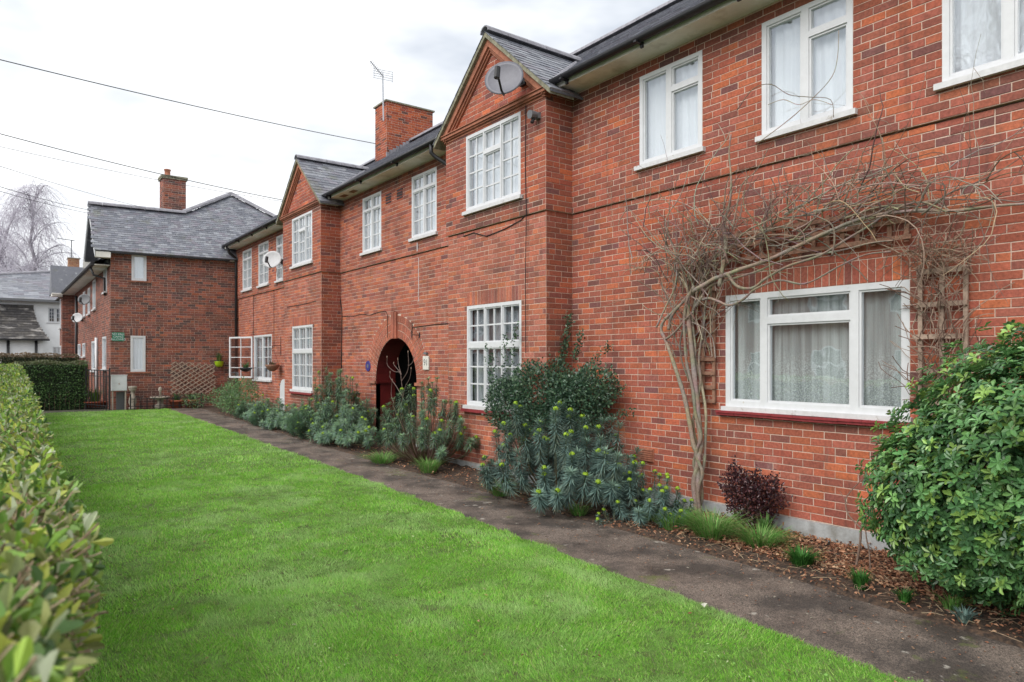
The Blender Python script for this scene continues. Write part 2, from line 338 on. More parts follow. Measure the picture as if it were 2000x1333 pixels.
def lay(P, fr, u0, u1, z0, z1, pal, owner=0, openings=(), limits=None, base=0., phase=0., hide=None, split=.07, trim=0.):
    k0 = int(math.floor((z0 - ZB) / COURSE + .5)); k1 = int(math.floor((z1 - ZB) / COURSE + .5))
    for k in range(k0, k1):
        za = ZB + k * COURSE; zb = za + COURSE; zm = (za + zb) / 2
        iv = [(u0, u1)]
        if limits:
            a, b = limits(zm); iv = [(max(u0, a), min(u1, b))]
        for op in openings:
            o = op(zm) if callable(op) else ((op[0], op[1]) if op[2] < zm < op[3] else None)
            if not o: continue
            nv = []
            for a, b in iv:
                if o[1] <= a or o[0] >= b: nv.append((a, b)); continue
                if o[0] > a: nv.append((a, o[0]))
                if o[1] < b: nv.append((o[1], b))
            iv = nv
        off = phase + (BL / 2 if k % 2 else 0) + (.03 if k % 5 == 0 else 0)
        for a, b in iv:
            if b - a < .03: continue
            js = [a]; j = math.floor((a - off) / BL) * BL + off
            while j < b:
                if j > a + .05 and j < b - .05: js.append(j)
                j += BL
            js.append(b)
            out = []
            for p, q in zip(js, js[1:]):
                if q - p > .2 and random.random() < split: m = (p + q) / 2; out += [(p, m), (m, q)]
                else: out.append((p, q))
            for p, q in out:
                w = random.uniform(-.0018, .0018); cm = pick(pal((p + q) / 2, zm) if callable(pal) else pal); um = (p + q) / 2; k_ = 0.
                for o in openings:                           # run-off staining under the sills
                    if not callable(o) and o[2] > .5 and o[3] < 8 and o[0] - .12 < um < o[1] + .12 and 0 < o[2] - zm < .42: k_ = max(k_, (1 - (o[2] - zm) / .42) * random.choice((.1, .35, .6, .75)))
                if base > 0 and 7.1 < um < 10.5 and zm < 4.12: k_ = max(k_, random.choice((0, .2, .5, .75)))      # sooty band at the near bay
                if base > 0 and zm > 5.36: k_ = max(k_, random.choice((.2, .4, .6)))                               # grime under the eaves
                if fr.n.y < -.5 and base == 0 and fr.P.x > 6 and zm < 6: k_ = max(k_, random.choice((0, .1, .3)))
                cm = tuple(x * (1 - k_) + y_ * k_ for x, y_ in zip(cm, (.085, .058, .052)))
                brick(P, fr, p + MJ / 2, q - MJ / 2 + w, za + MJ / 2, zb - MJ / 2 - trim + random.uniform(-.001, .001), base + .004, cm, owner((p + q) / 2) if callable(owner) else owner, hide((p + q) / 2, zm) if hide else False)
def soldiers(P, fr, u0, u1, z0, z1, pal, owner=0, base=0., w=.0755):
    n = max(1, round((u1 - u0) / w)); w = (u1 - u0) / n
    for i in range(n): brick(P, fr, u0 + i*w + .004, u0 + (i+1)*w - .004, z0 + .004, z1 - .004, base + .005, pick(pal), owner)
def backing(mb, fr, u0, u1, z0, z1, d0, d1, openings, limits_steps=None, col=(.5, .5, .5)):
    us = sorted({u0, u1, *[min(max(o[i], u0), u1) for o in openings for i in (0, 1)]}); zs = sorted({z0, z1, *[min(max(o[i], z0), z1) for o in openings for i in (2, 3)]})
    for a, b in zip(us, us[1:]):
        run = None
        for c, d in list(zip(zs, zs[1:])) + [(None, None)]:
            solid = c is not None and not any(o[0] < (a+b)/2 < o[1] and o[2] < (c+d)/2 < o[3] for o in openings)
            if solid: run = (run[0] if run else c, d)
            elif run: fr.box(mb, a, b, d0, d1, run[0], run[1], col); run = None
def slate_roof(P, e0, e1, up, length, inside, owner=0, w=.215, g=.135, col=None, lift=.010):
    """Courses of slates: e0->e1 the eave, up the unit vector up the slope."""
    e0 = Vector(e0); e1 = Vector(e1); ux = (e1 - e0).normalized(); L_ = (e1 - e0).length; up = Vector(up).normalized(); n = ux.cross(up)
    if n.z < 0: n = -n
    rows = int(length / g) + 1; cols = int(L_ / w) + 2
    for r in range(rows):
        for c in range(-1, cols):
            a = c * w + (w / 2 if r % 2 else 0); b = r * g
            m = e0 + ux * (a + w/2) + up * (b + g/2)
            if not inside(m): continue
            a0 = max(a + .002, 0); a1 = min(a + w - .002, L_)
            if a1 - a0 < .03: continue
            t = random.uniform(0, .006); z1 = lift + t; q = lambda x, y, h: tuple(e0 + ux * x + up * y + n * h)
            dy = random.uniform(-.008, .008)
            v = [q(a0, b + dy, z1), q(a1, b + dy + random.uniform(-.004, .004), z1 + random.uniform(-.003, .003)), q(a1, b + g * 1.35, .003), q(a0, b + g * 1.35, .003), q(a0, b + dy, -.004), q(a1, b + dy, -.004)]
            f = [(0,1,2,3),(4,5,1,0),(5,2,1),(4,0,3)]
            k = random.uniform(.82, 1.2); base = random.choice(((.15,.158,.185),(.125,.132,.158),(.175,.18,.205),(.16,.152,.18),(.21,.22,.245)))
            P.add(v, f, tuple(x * k for x in base), owner)
def ridge(parent, p0, p1, r=.11, seg=.42, name='ridge_tile', m='ridge_tile'):
    p0 = Vector(p0); p1 = Vector(p1); d = p1 - p0; n = max(1, round(d.length / seg)); d /= n; ax = d.normalized(); sd = ax.cross(Vector((0, 0, 1))).normalized(); up = sd.cross(ax)
    for i in range(n):
        mb = MB(); a = p0 + d * i + ax * .004; b = p0 + d * (i + 1) - ax * .004; N = 7; vs = []
        for (q, rr) in ((a, r * 1.0), (b, r * 1.0), (b, r - .02), (a, r - .02)):
            for k in range(N):
                t = math.pi * k / (N - 1); vs.append(tuple(q + sd * math.cos(t) * rr * 1.15 + up * (math.sin(t) * rr - .03 + random.uniform(-.002, .002))))
        fs = []
        for s_ in range(4):
            for k in range(N - 1): A = s_ * N; B = ((s_ + 1) % 4) * N; fs.append((A + k, A + k + 1, B + k + 1, B + k))
        fs += [(0, N, 2*N, 3*N), (N-1, 4*N-1, 3*N-1, 2*N-1)]
        mb.add(vs, fs).build(name, m, parent)
def curtain(parent, fr, u0, u1, z0, z1, d, m, amp=.022, wl=.11, gather=None, name='curtain'):
    n = max(8, int((u1 - u0) / .02)); rows = 6; mb = MB(); vs = []; ph = random.random() * 6
    for r in range(rows + 1):
        f = r / rows
        for i in range(n + 1):
            x = i / n; u = u0 + (u1 - u0) * x
            if gather: u = gather(x, f, u)
            vs.append(fr.pt(u, d + amp * (math.sin(2*math.pi*(u - u0)/wl + ph) + .5 * math.sin(2*math.pi*(u - u0)/(wl*.43) + 2*ph + f)) , z0 + (z1 - z0) * f))
    fs = [(r*(n+1)+i, r*(n+1)+i+1, (r+1)*(n+1)+i+1, (r+1)*(n+1)+i) for r in range(rows) for i in range(n)]
    return mb.add(vs, fs).build(name, m, parent, True)
def window(parent, fr, u0, u1, z0, z1, lights, d=0., net_m='net_white', sill=True, room=.7, fw=.003, sash=.02, label=None, sill_over=.05, name='window', frame_m='white_paint'):
    """lights: (ua, ub, za, zb, columns, rows) of each glazed light, inside the outer frame."""
    us = sorted({u0, u1, *[l[i] for l in lights for i in (0, 1)]}); zs = sorted({z0, z1, *[l[i] for l in lights for i in (2, 3)]})
    mb = MB()
    for a, b in zip(us, us[1:]):
        run = None
        for c, e in list(zip(zs, zs[1:])) + [(None, None)]:
            solid = c is not None and not any(l[0] < (a+b)/2 < l[1] and l[2] < (c+e)/2 < l[3] for l in lights)
            if solid: run = (run[0] if run else c, e)
            elif run: fr.box(mb, a, b, d - .075, d + fw, run[0], run[1]); run = None
    W_ = mb.build(name, frame_m, parent)
    if label: W_['label'] = label
    bars = MB(); nb = 0
    for (a, b, c, e, nc, nr) in lights:
        s_ = sash; sm_ = MB()
        for (p, q, r_, t) in ((a, a+s_, c, e), (b-s_, b, c, e), (a+s_, b-s_, c, c+s_), (a+s_, b-s_, e-s_, e)): fr.box(sm_, p, q, d - .06, d - .012, r_, t)
        sm_.build('sash', frame_m, W_)
        a += s_; b -= s_; c += s_; e -= s_; g = .011
        for i in range(1, nc): x = a + (b - a) * i / nc; fr.box(bars, x - g, x + g, d - .048, d - .022, c, e); nb += 1
        for i in range(1, nr): z = c + (e - c) * i / nr; fr.box(bars, a, b, d - .0465, d - .0235, z - g, z + g); nb += 1
        for i in range(nc):
            for k in range(nr):
                p = MB(); fr.box(p, a + (b-a)*i/nc + (g if i else 0), a + (b-a)*(i+1)/nc - (g if i < nc-1 else 0), d - .040, d - .036, c + (e-c)*k/nr + (g if k else 0), c + (e-c)*(k+1)/nr - (g if k < nr-1 else 0))
                p.build('pane', 'glass', W_)
    if nb: bars.build('glazing_bars', frame_m, W_)
    if sill:
        sb = MB(); fr.box(sb, u0 - sill_over, u1 + sill_over, d - .07, d + .055, z0 - .055, z0 - .001); sb.build('sill', 'sill_paint', W_)
    if net_m: curtain(W_, fr, u0 + .03, u1 - .03, z0 + .02, z1 - .03, d - .125, net_m, .014)
    if room:
        rb = MB(); q = lambda u, dd, z: fr.pt(u, dd, z); A, B, C_, D_ = u0 - .3, u1 + .3, z0 - .25, z1 + .15; N_, F_ = d - .105, d - room
        v = [q(A,N_,C_),q(B,N_,C_),q(B,N_,D_),q(A,N_,D_),q(A,F_,C_),q(B,F_,C_),q(B,F_,D_),q(A,F_,D_)]
        rb.add(v, [(4,5,6,7),(0,1,5,4),(1,2,6,5),(2,3,7,6),(3,0,4,7)]).build('room', 'dark_room', W_)
    return W_
def wire(pts, sag=0, n=14):
    a, b = Vector(pts[0]), Vector(pts[1]); return [a.lerp(b, i / n) - Vector((0, 0, sag * 4 * (i/n) * (1 - i/n))) for i in range(n + 1)]
def text_mesh(body, size, name, m, parent, fr, u, d, z, depth=.002, align='CENTER', sx=1.):
    cu = bpy.data.curves.new('lettering', 'FONT'); cu.body = body; cu.size = size; cu.align_x = align; cu.align_y = 'CENTER'; cu.extrude = depth; cu.space_line = .95
    to = bpy.data.objects.new('lettering', cu); COL.objects.link(to)
    me = bpy.data.meshes.new_from_object(to.evaluated_get(bpy.context.evaluated_depsgraph_get())); bpy.data.objects.remove(to)
    right = fr.n.cross(Vector((0, 0, 1))) * -1           # reading direction when looked at from outside
    for v in me.vertices:
        x, y, zz = v.co; q = fr.P + fr.u * u + right * x * sx + fr.n * (d + zz) + Vector((0, 0, z + y)); v.co = q
    return link(name, me, m, parent)

# ------------------------------------------------------------------ ground, lawn, path, bed
def sheet(name, m, xs, ys, dz, bumpy=0, xfun=None):
    mb = MB(); vs = []
    for y in ys:
        for x in xs:
            xx = xfun(x, y) if xfun else x
            vs.append((xx, y, gz(y) + (dz if not (name == 'flower_bed' and x < .05) else -.02 + x) + (RNG.normal() * bumpy if bumpy and not (name == 'flower_bed' and x < .05) else 0)))
    n = len(xs); fs = [(j*n+i, j*n+i+1, (j+1)*n+i+1, (j+1)*n+i) for j in range(len(ys) - 1) for i in range(n - 1)]
    return tag(mb.add(vs, fs).build(name, m, None, True), kind='structure')
far_y = [-60, -20, -6, -3, 0, 4, 8, 12, 16, 20, 24, 28, 60, 140, 420]
sheet('ground', 'ground', [-260, -60, -12, -4, 0, 4, 8, 20, 60, 260], far_y, -.05)
def path_left(y): return float(np.interp(y, [-3, 1.8, 3.2, 5.8, 9.7, 23.9, 26], [4.02, 4.10, 4.18, 4.25, 4.34, 4.42, 4.42])) + .018 * math.sin(y * 2.1) + .012 * math.sin(y * 5.3)
def path_right(y): return float(np.interp(y, [-3, 1.6, 2.6, 3.5, 5, 7, 11, 16, 24], [5.12, 5.13, 5.2, 5.3, 5.27, 5.22, 5.15, 5.15, 5.3])) + .02 * math.sin(y * 1.7) + .012 * math.sin(y * 6.1)
lawn_y = list(np.arange(-3, 23.9, .25)) + [23.9]
sheet('lawn', 'lawn_soil', [0, .2, .4, .6, .8, 1], lawn_y, -.004, .004, lambda f, y: -1.2 + (path_left(y) + 1.2) * f)
sheet('path', 'path', [0, .25, .5, .75, 1], list(np.arange(-3, 24.3, .2)), -.008, .0015, lambda f, y: path_left(y) - .05 + (path_right(y) + .09 - path_left(y)) * f)
sheet('flower_bed', 'soil', [0, .03] + list(np.linspace(.08, 1, 12)), list(np.arange(-3, 24.55, .15)), .012, .012, lambda f, y: path_right(y) + .02 + (6.70 - path_right(y)) * f)
sheet('road', 'tarmac', [-14, -10, -6.5], far_y, -.03)

# ------------------------------------------------------------------ THE TERRACE
D0, DG = 6.66, 6.175                                     # main wall face, gable bay face
UP = .030                                                # the wall above the string course stands proud
ZS = zc(3.89); ZE = zc(5.58)                             # string course, soffit
G1, G2 = (7.537, 10.125), (15.805, 18.36)
Y0, Y1 = -2.6, 24.6
ter = thing('terrace_house', 'long two-storey red brick terrace with two gabled bays and slate roof', 'house', (8.5, 11, 0))
FM = Fr((D0, 0, 0), (0, 1, 0), (-1, 0, 0)); FB = Fr((DG, 0, 0), (0, 1, 0), (-1, 0, 0))
TB = Pieces()
wallM = MB()
# openings (y0, y1, z0, z1), snapped to the courses
def op(a, b, c, d): return (a, b, zc(c), zc(d))
W1 = op(2.95, 4.927, 1.235, 2.533); WA = op(5.23, 6.211, 4.24, 5.43); WB = op(3.456, 4.445, 4.22, 5.43); WC = op(1.66, 2.668, 4.22, 5.43)
M1 = op(11.29, 12.25, 4.16, 5.37); M2 = op(13.595, 14.526, 4.16, 5.37)
F1 = op(22.83, 23.83, 4.14, 5.39); F2 = op(21.15, 22.12, 4.14, 5.39); F3 = op(19.45, 20.42, 4.14, 5.39); F4 = op(20.93, 22.70, 1.25, 2.57)
GU1 = op(8.08, 9.53, 4.20, 5.39); GL1 = op(8.10, 9.55, 1.06, 2.70); GU2 = op(16.30, 17.70, 4.18, 5.37); GL2 = op(16.36, 17.77, 1.10, 2.69)
ARC, ARR, ARZ, ARO = 13.01, .905, 1.37, .46               # arch centre, radius, springing, ring depth
door = (ARC - ARR, ARC + ARR, -.2, ARZ)
hidey = lambda u, z: (u < 3.0 and z < 1.95) or (5.4 < u < 9.5 and z < 1.2)
sold = lambda w: (w[0], w[1], w[3], w[3] + 3 * COURSE)
ring = lambda z: (ARC - math.sqrt((ARR+ARO)**2 - (z-ARZ)**2), ARC + math.sqrt((ARR+ARO)**2 - (z-ARZ)**2)) if ARZ < z < ARZ + ARR + ARO else None
lowop = [W1, F4, sold(W1), door]
bays = [(G1[0], G1[1], -1, 9), (G2[0], G2[1], -1, 9)]
def wpal(u, z): return PAL_PINK if u > 9.5 and random.random() < (.85 if z < ZS else .45) else PAL_RED
def wown(u): return 'wall1' if u < 9 else ('wall2' if u < 17 else 'wall3')
lay(TB, FM, Y0, Y1, ZB, ZS - COURSE, wpal, wown, lowop + bays + [ring], hide=hidey)
# air bricks reserve nothing: they sit proud of the face
upop = [WA, WB, WC, M1, M2, F1, F2, F3]
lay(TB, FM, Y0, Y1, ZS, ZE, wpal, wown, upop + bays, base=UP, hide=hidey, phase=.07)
lay(TB, FM, Y0, Y1, ZS - COURSE, ZS, wpal, wown, lowop + bays, hide=hidey, trim=.014)
soldiers(TB, FM, W1[0], W1[1], W1[3], W1[3] + 3 * COURSE, PAL_RED, 'wall1')
# bays: front, and the two returns
for (g, lo, hi, own) in ((G1, GL1, GU1, 'bay1'), (G2, GL2, GU2, 'bay2')):
    lay(TB, FB, g[0], g[1], ZB, ZS - COURSE, PAL_PINK, own, [lo, sold(lo)], hide=hidey, phase=.05); lay(TB, FB, g[0], g[1], ZS - COURSE, ZS, PAL_PINK, own, phase=.05, trim=.014)
    soldiers(TB, FB, lo[0], lo[1], lo[3], lo[3] + 3 * COURSE, PAL_PINK, own)
    lay(TB, FB, g[0] - UP, g[1] + UP, ZS, zc(5.46), PAL_RED, own, [hi], base=UP, phase=.02)
    gm = (g[0] + g[1]) / 2
    lay(TB, FB, g[0], g[1], zc(5.54), zc(6.75), PAL_RED, own, limits=lambda z, gm=gm: (gm - max(0, (6.74 - z) / .86), gm + max(0, (6.74 - z) / .86)), base=0)
    for (yy, nn, sgn) in ((g[0], -1, 1), (g[1], 1, -1)):
        fr = Fr((D0, yy, 0), (-1, 0, 0), (0, nn, 0))
        lay(TB, fr, 0, D0 - DG - .001, ZB, ZS, PAL_RED, own, phase=.09, split=.1)
        lay(TB, fr, UP, D0 - DG + UP, ZS, ZE, PAL_RED, own, base=UP, phase=.04, split=.1)
# arch rings: three rings of headers and a keystone
for k in range(3):
    r0 = ARR + k * ARO / 3; r1 = r0 + ARO / 3; n = int(math.pi * r0 / .078)
    for i in range(n):
        a0, a1 = math.pi * i / n + .006 / r0, math.pi * (i + 1) / n - .006 / r0
        if abs((a0 + a1) / 2 - math.pi / 2) < .115 / r0: continue
        pt = lambda r, a, d: FM.pt(ARC + math.cos(a) * r, d, ARZ + math.sin(a) * r)
        pr = .006 + random.uniform(0, .002)
        v = [pt(r0+.006,a0,-.02),pt(r1-.006,a0,-.02),pt(r1-.006,a1,-.02),pt(r0+.006,a1,-.02),pt(r0+.006,a0,pr),pt(r1-.006,a0,pr),pt(r1-.006,a1,pr),pt(r0+.006,a1,pr)]
        TB.add(v, [(4,5,6,7),(0,1,5,4),(1,2,6,5),(2,3,7,6),(3,0,4,7)], pick(PAL_PINK[:3]), 'wall2')
for s_ in (-1, 1):                                       # bricks filling the shoulders under the rings, down to the springing
    pass
brick(TB, FM, ARC - .11, ARC - .04, ARZ + ARR - .02, ARZ + ARR + .52, .05, pick(PAL_PINK[:2]), 'wall2'); brick(TB, FM, ARC - .034, ARC + .034, ARZ + ARR - .02, ARZ + ARR + .54, .06, pick(PAL_PINK[:2]), 'wall2'); brick(TB, FM, ARC + .04, ARC + .11, ARZ + ARR - .02, ARZ + ARR + .52, .05, pick(PAL_PINK[:2]), 'wall2')
# mortar bodies
hw = MB(); NS = 24; strips = [(ARC + ARR * math.cos(a0), ARC + ARR * math.cos(a1)) for a0, a1 in [(math.pi * i / NS, math.pi * (i + 1) / NS) for i in range(NS)]]
holes = []
for i in range(NS):
    a = [math.pi * i / NS, math.pi * (i + 1) / NS]; lo_, hi_ = sorted(strips[i]); holes.append((lo_, hi_, -.2, ARZ + ARR * max(math.sin(a[0]), math.sin(a[1])) + .004))
walls = {}
for k, (a, b) in enumerate(((Y0, G1[0]), (G1[1], G2[0]), (G2[1], Y1))):
    hw = MB(); io = lambda l: [o for o in l if o[1] > a and o[0] < b]
    backing(hw, FM, a, b, -.1, ZS - .02, -.10, 0, io([W1, F4] + holes)); FM.box(hw, a, b, -.10, -.045, ZS - .02, ZS); backing(hw, FM, a, b, ZS, 5.72, -.10, UP, io(upop))
    if k == 1:
        n = 40; q = lambda r, i, d: FM.pt(ARC + math.cos(math.pi * i / n) * r, d, ARZ + math.sin(math.pi * i / n) * r)
        for i in range(n): hw.add([q(ARR, i, .001), q(ARR + ARO, i, .001), q(ARR + ARO, i + 1, .001), q(ARR, i + 1, .001), q(ARR, i, -.1), q(ARR, i + 1, -.1)], [(0, 1, 2, 3), (0, 3, 5, 4)])
    walls['wall%d' % (k + 1)] = hw.build('wall', 'mortar', ter)
for a, b in ((Y0, G1[0] - .056), (G1[1] + .056, door[0]), (door[1], G2[0] - .056), (G2[1] + .056, Y1)):
    hw = MB(); FM.box(hw, a, b, 0, .055, -.1, ZB - .005); hw.build('plinth', 'concrete', ter)
for g in (G1, G2):
    hw = MB(); FB.box(hw, g[0] - .055, g[1] + .055, -.48, .055, -.1, ZB - .005); hw.build('plinth', 'concrete', ter)
bayp = {}
for i, (g, lo, hi) in enumerate(((G1, GL1, GU1), (G2, GL2, GU2))):
    hw = MB(); backing(hw, FB, g[0], g[1], -.1, ZS - .02, -.10, 0, [lo]); FB.box(hw, g[0], g[1], -.10, -.045, ZS - .02, ZS); backing(hw, FB, g[0] - UP, g[1] + UP, ZS, 5.5, -.10, UP, [hi])
    for yy, s_ in ((g[0], 1), (g[1], -1)):
        hw.box((DG + .101, min(yy, yy + s_*.1), -.1), (D0 + .1, max(yy, yy + s_*.1), ZS)); hw.box((DG + .101, min(yy - s_*UP, yy + s_*.1), ZS + .0005), (D0 + .1, max(yy - s_*UP, yy + s_*.1), 5.72))
    gm = (g[0] + g[1]) / 2; hwid = (g[1] - g[0]) / 2
    v = [FB.pt(gm - hwid, 0, 5.5), FB.pt(gm + hwid, 0, 5.5), FB.pt(gm, 0, 6.80), FB.pt(gm - hwid, -.1, 5.5), FB.pt(gm + hwid, -.1, 5.5), FB.pt(gm, -.1, 6.80)]
    hw.add(v, [(0, 1, 2), (3, 5, 4), (0, 2, 5, 3), (1, 4, 5, 2), (0, 3, 4, 1)])
    bayp['bay%d' % (i + 1)] = hw.build('gabled_bay', 'mortar', ter)
TB.finish('brick', 'brickwork', 'brick', {**walls, 'root': ter, **bayp}, 300)
# entablature and raking mouldings of the pediments, verge, bay roofs
TS = Pieces()
PIT = .691; RX, RZ = 10.7, 8.72                          # main roof pitch and ridge
EX, EZ = 6.25, 5.655                                      # eave line
for i, g in enumerate((G1, G2)):
    gm = (g[0] + g[1]) / 2; b = bayp['bay%d' % (i + 1)]; mb = MB()
    for (za, zb, pr) in ((5.44, 5.475, .045), (5.475, 5.50, .075), (5.50, 5.545, .10), (5.545, 5.56, .12)): FB.box(mb, g[0] - pr + .01, g[1] + pr - .01, -.05, pr, za, zb - .0008)
    mb.build('cornice', 'terracotta', b)
    ap, hb, sl = 6.80, 1.50, .86
    for s_ in (-1, 1):
        mb = MB()
        for (o0, o1, pr) in ((.055, .15, .09), (.15, .185, .06), (.185, .215, .035)):      # offsets below the roof line
            P_ = lambda f, off, d: FB.pt(gm + s_ * (f * 1.46), d, ap - f * 1.46 * sl - off * 1.32)
            f0, f1 = 0, .985 - o1 * .6
            v = [P_(f0, o0, pr), P_(f1 + .05, o0, pr), P_(f1, o1, pr), P_(f0, o1, pr), P_(f0, o0, -.02), P_(f1 + .05, o0, -.02), P_(f1, o1, -.02), P_(f0, o1, -.02)]
            mb.add(v, [(0,1,2,3),(4,7,6,5),(0,4,5,1),(3,2,6,7),(1,5,6,2),(0,3,7,4)])
        mb.build('raking_moulding', 'terracotta', b)
        mb = MB()                                          # cement verge under the slates
        P_ = lambda f, off, d: FB.pt(gm + s_ * f, d, ap - f * sl - off * 1.32)
        v = [P_(0, 0, .14), P_(1.54, 0, .14), P_(1.54, .055, .14), P_(0, .055, .14), P_(0, 0, -.3), P_(1.54, 0, -.3), P_(1.54, .055, -.3), P_(0, .055, -.3)]
        mb.add(v, [(0,1,2,3),(4,7,6,5),(0,4,5,1),(3,2,6,7),(1,5,6,2),(0,3,7,4)]).build('verge', 'lichen_cement', b)
        mb = MB()                                          # roof deck of the bay
        A = lambda f, x, h: (x, gm + s_ * f, ap - f * sl + h)
        v = [A(0, DG-.13, .004), A(1.56, DG-.13, .004), A(1.56, 8.2, .004), A(0, 8.2, .004), A(0, DG-.13, -.03), A(1.56, DG-.13, -.03), A(1.56, 8.2, -.03), A(0, 8.2, -.03)]
        mb.add(v, [(0,1,2,3),(4,7,6,5),(0,4,5,1),(3,2,6,7),(1,5,6,2),(0,3,7,4)], SLC).build('roof_deck', 'slate', b)
        up = Vector((0, -s_, sl)).normalized(); L_ = 1.56 * math.sqrt(1 + sl * sl)
        e0 = Vector((DG - .15, gm + s_ * 1.56, ap - 1.56 * sl + .008)); e1 = Vector((8.3, e0.y, e0.z))
        slate_roof(TS, e0, e1, up, L_ - .05, lambda m: m.z > EZ + (m.x - EX) * PIT - .25, 'roof')
    ridge(b, (DG - .16, gm, ap + .03), (7.93, gm, ap + .03), .10)
# main roof
rf = MB()
def roofp(x, h=0): return EZ + (x - EX) * PIT + h
for (ya, yb) in ((Y0, Y1 + 3),):
    v = [(EX, ya, roofp(EX)), (EX, yb, roofp(EX)), (RX, yb, RZ), (RX, ya, RZ), (2*RX-EX, ya, roofp(EX)), (2*RX-EX, yb, roofp(EX)),
         (EX+.04, ya, roofp(EX)-.05), (EX+.04, yb, roofp(EX)-.05), (RX, yb, RZ-.06), (RX, ya, RZ-.06), (2*RX-EX-.04, ya, roofp(EX)-.05), (2*RX-EX-.04, yb, roofp(EX)-.05)]
    rf.add(v, [(0,1,2,3),(3,2,5,4),(6,9,8,7),(9,10,11,8),(0,6,7,1),(4,5,11,10),(0,3,9,6),(3,4,10,9),(1,7,8,2),(2,8,11,5)], SLC)
roof = rf.build('roof', 'slate', ter)
upv = Vector((1, 0, PIT)).normalized(); SLN = (RX - EX) * math.sqrt(1 + PIT * PIT)
def not_bay(m):
    for g in (G1, G2):
        gm = (g[0] + g[1]) / 2
        if m.z < 6.80 - abs(m.y - gm) * .86 - .05: return False
    return True
slate_roof(TS, (EX - .03, Y0, EZ - .012), (EX - .03, 26.2, EZ - .012), upv, SLN - .03, not_bay, 'roof')
TS.finish('slate', 'slates', 'slate', {'roof': roof, 'root': ter}, 300)
ridge(roof, (RX, Y0, RZ + .05), (RX, 27.2, RZ + .05), .12)
# soffit, gutters, brackets, valley leads
sf = MB(); gaps = [(Y0, G1[0] - UP), (G1[1] + UP, G2[0] - UP), (G2[1] + UP, Y1)]
for a, b in gaps:
    sf.box((EX + .045, a, 5.575), (D0 - UP, b, 5.60)); sf.box((EX + .02, a, 5.56), (EX + .044, b, 5.645))
sf.build('soffit', 'soffit', ter)
for a, b in ((Y0, G1[0] - .10), (G1[1] + .12, G2[0] - .10), (G2[1] + .12, Y1 - .05)):
    gt = MB(); N = 8; vs = []
    for y in (a, b):
        for rr in (.062, .055):
            for k in range(N): t = math.pi + math.pi * k / (N - 1); vs.append((EX - .05 + math.cos(t) * rr, y, EZ - .005 + math.sin(t) * rr))
    fs = []
    for k in range(N - 1): fs += [(k, k+1, 2*N+k+1, 2*N+k), (N+k, 3*N+k, 3*N+k+1, N+k+1), (k, N+k, N+k+1, k+1), (2*N+k, 2*N+k+1, 3*N+k+1, 3*N+k)]
    fs += [(0, 2*N, 3*N, N), (N-1, 2*N-1, 4*N-1, 3*N-1)]
    g_ = gt.add(vs, fs).build('gutter', 'black_gutter', ter, True)
    n = max(2, int((b - a) / 1.15))
    for i in range(n):
        y = a + .25 + (b - a - .5) * i / (n - 1); m_ = MB(); m_.box((EX - .12, y - .02, EZ - .075), (EX + .04, y + .02, EZ - .052)); m_.box((EX - .01, y - .02, EZ - .115), (EX + .018, y + .02, EZ - .0755)); m_.build('gutter_bracket', 'black_gutter', g_)
for g in (G1, G2):
    gm = (g[0] + g[1]) / 2
    for s_ in (-1, 1):
        mb = MB(); pts = []
        for x in np.linspace(EX + .02, 7.85, 6): f = (6.80 - roofp(x)) / .86; pts.append((x, gm + s_ * f, roofp(x) + .025))
        mb.tube(pts, .035, 5).build('valley_lead', 'ridge_tile', roof)
# windows
c2 = lambda w, um0, um1, zt0, zt1: [(um1, w[1] - .055, w[2] + .05, w[3] - .05, 1, 1), (w[0] + .055, um0, w[2] + .05, zt0, 1, 1), (w[0] + .055, um0, zt1, w[3] - .05, 1, 1)]
wn = lambda fr, w, l, d=0., **k: window(ter, fr, w[0], w[1], w[2], w[3], l, d, **k)
wn(FM, WA, c2(WA, 5.69, 5.77, 5.06, 5.12), UP); wn(FM, WB, c2(WB, 3.91, 3.99, 5.06, 5.12), UP)
wn(FM, WC, [(2.21, WC[1] - .055, WC[2] + .05, WC[3] - .05, 1, 1), (WC[0] + .055, 2.135, WC[2] + .05, WC[3] - .05, 1, 1)], UP)
z0, z1 = W1[2], W1[3]
w1 = window(ter, FM, W1[0], W1[1], z0, z1, [(4.478, 4.868, z0 + .11, z1 - .06, 1, 1), (3.495, 4.40, z0 + .11, 2.185, 1, 1), (3.495, 4.40, 2.262, z1 - .06, 1, 1), (3.01, 3.415, z0 + .11, z1 - .06, 1, 1)],
            0., 'net_lace', sill=False, label='wide white window with lace net curtain beside the climber')
mb = MB(); FM.box(mb, W1[0] - .03, W1[1] + .03, -.06, .055, z0 - .002, z0 + .045); mb.build('sill', 'sill_paint', w1)
for i in range(9):                                        # red painted tile sill, uneven
    a = W1[0] - .08 + i * (W1[1] - W1[0] + .16) / 9; b = W1[0] - .08 + (i + 1) * (W1[1] - W1[0] + .16) / 9; mb = MB(); dz = random.uniform(-.004, .004)
    FM.box(mb, a + .001, b - .001, -.02, .085, z0 - .028 + dz, z0 - .004 + dz); FM.box(mb, a + .001, b - .001, -.02, .07, z0 - .055 + dz, z0 - .0285 + dz); mb.build('sill_tile', 'red_sill', w1)
def grid3(w, rows, top=False):
    t = (w[1] - w[0] - .10) / 3; a = w[0] + .04; L_ = []
    for i in range(3): L_.append((a + i * (t + .01) + .008, a + (i + 1) * (t + .01) - .018, w[2] + .05, w[3] - .05, 2, rows))
    return L_
def gablelights(w):
    l = grid3(w, 4); m = l[1]; zt = w[3] - .36
    return [l[0], l[2], (m[0], m[1], m[2], zt - .04, 2, 3), (m[0], m[1], zt + .02, m[3], 2, 1)]
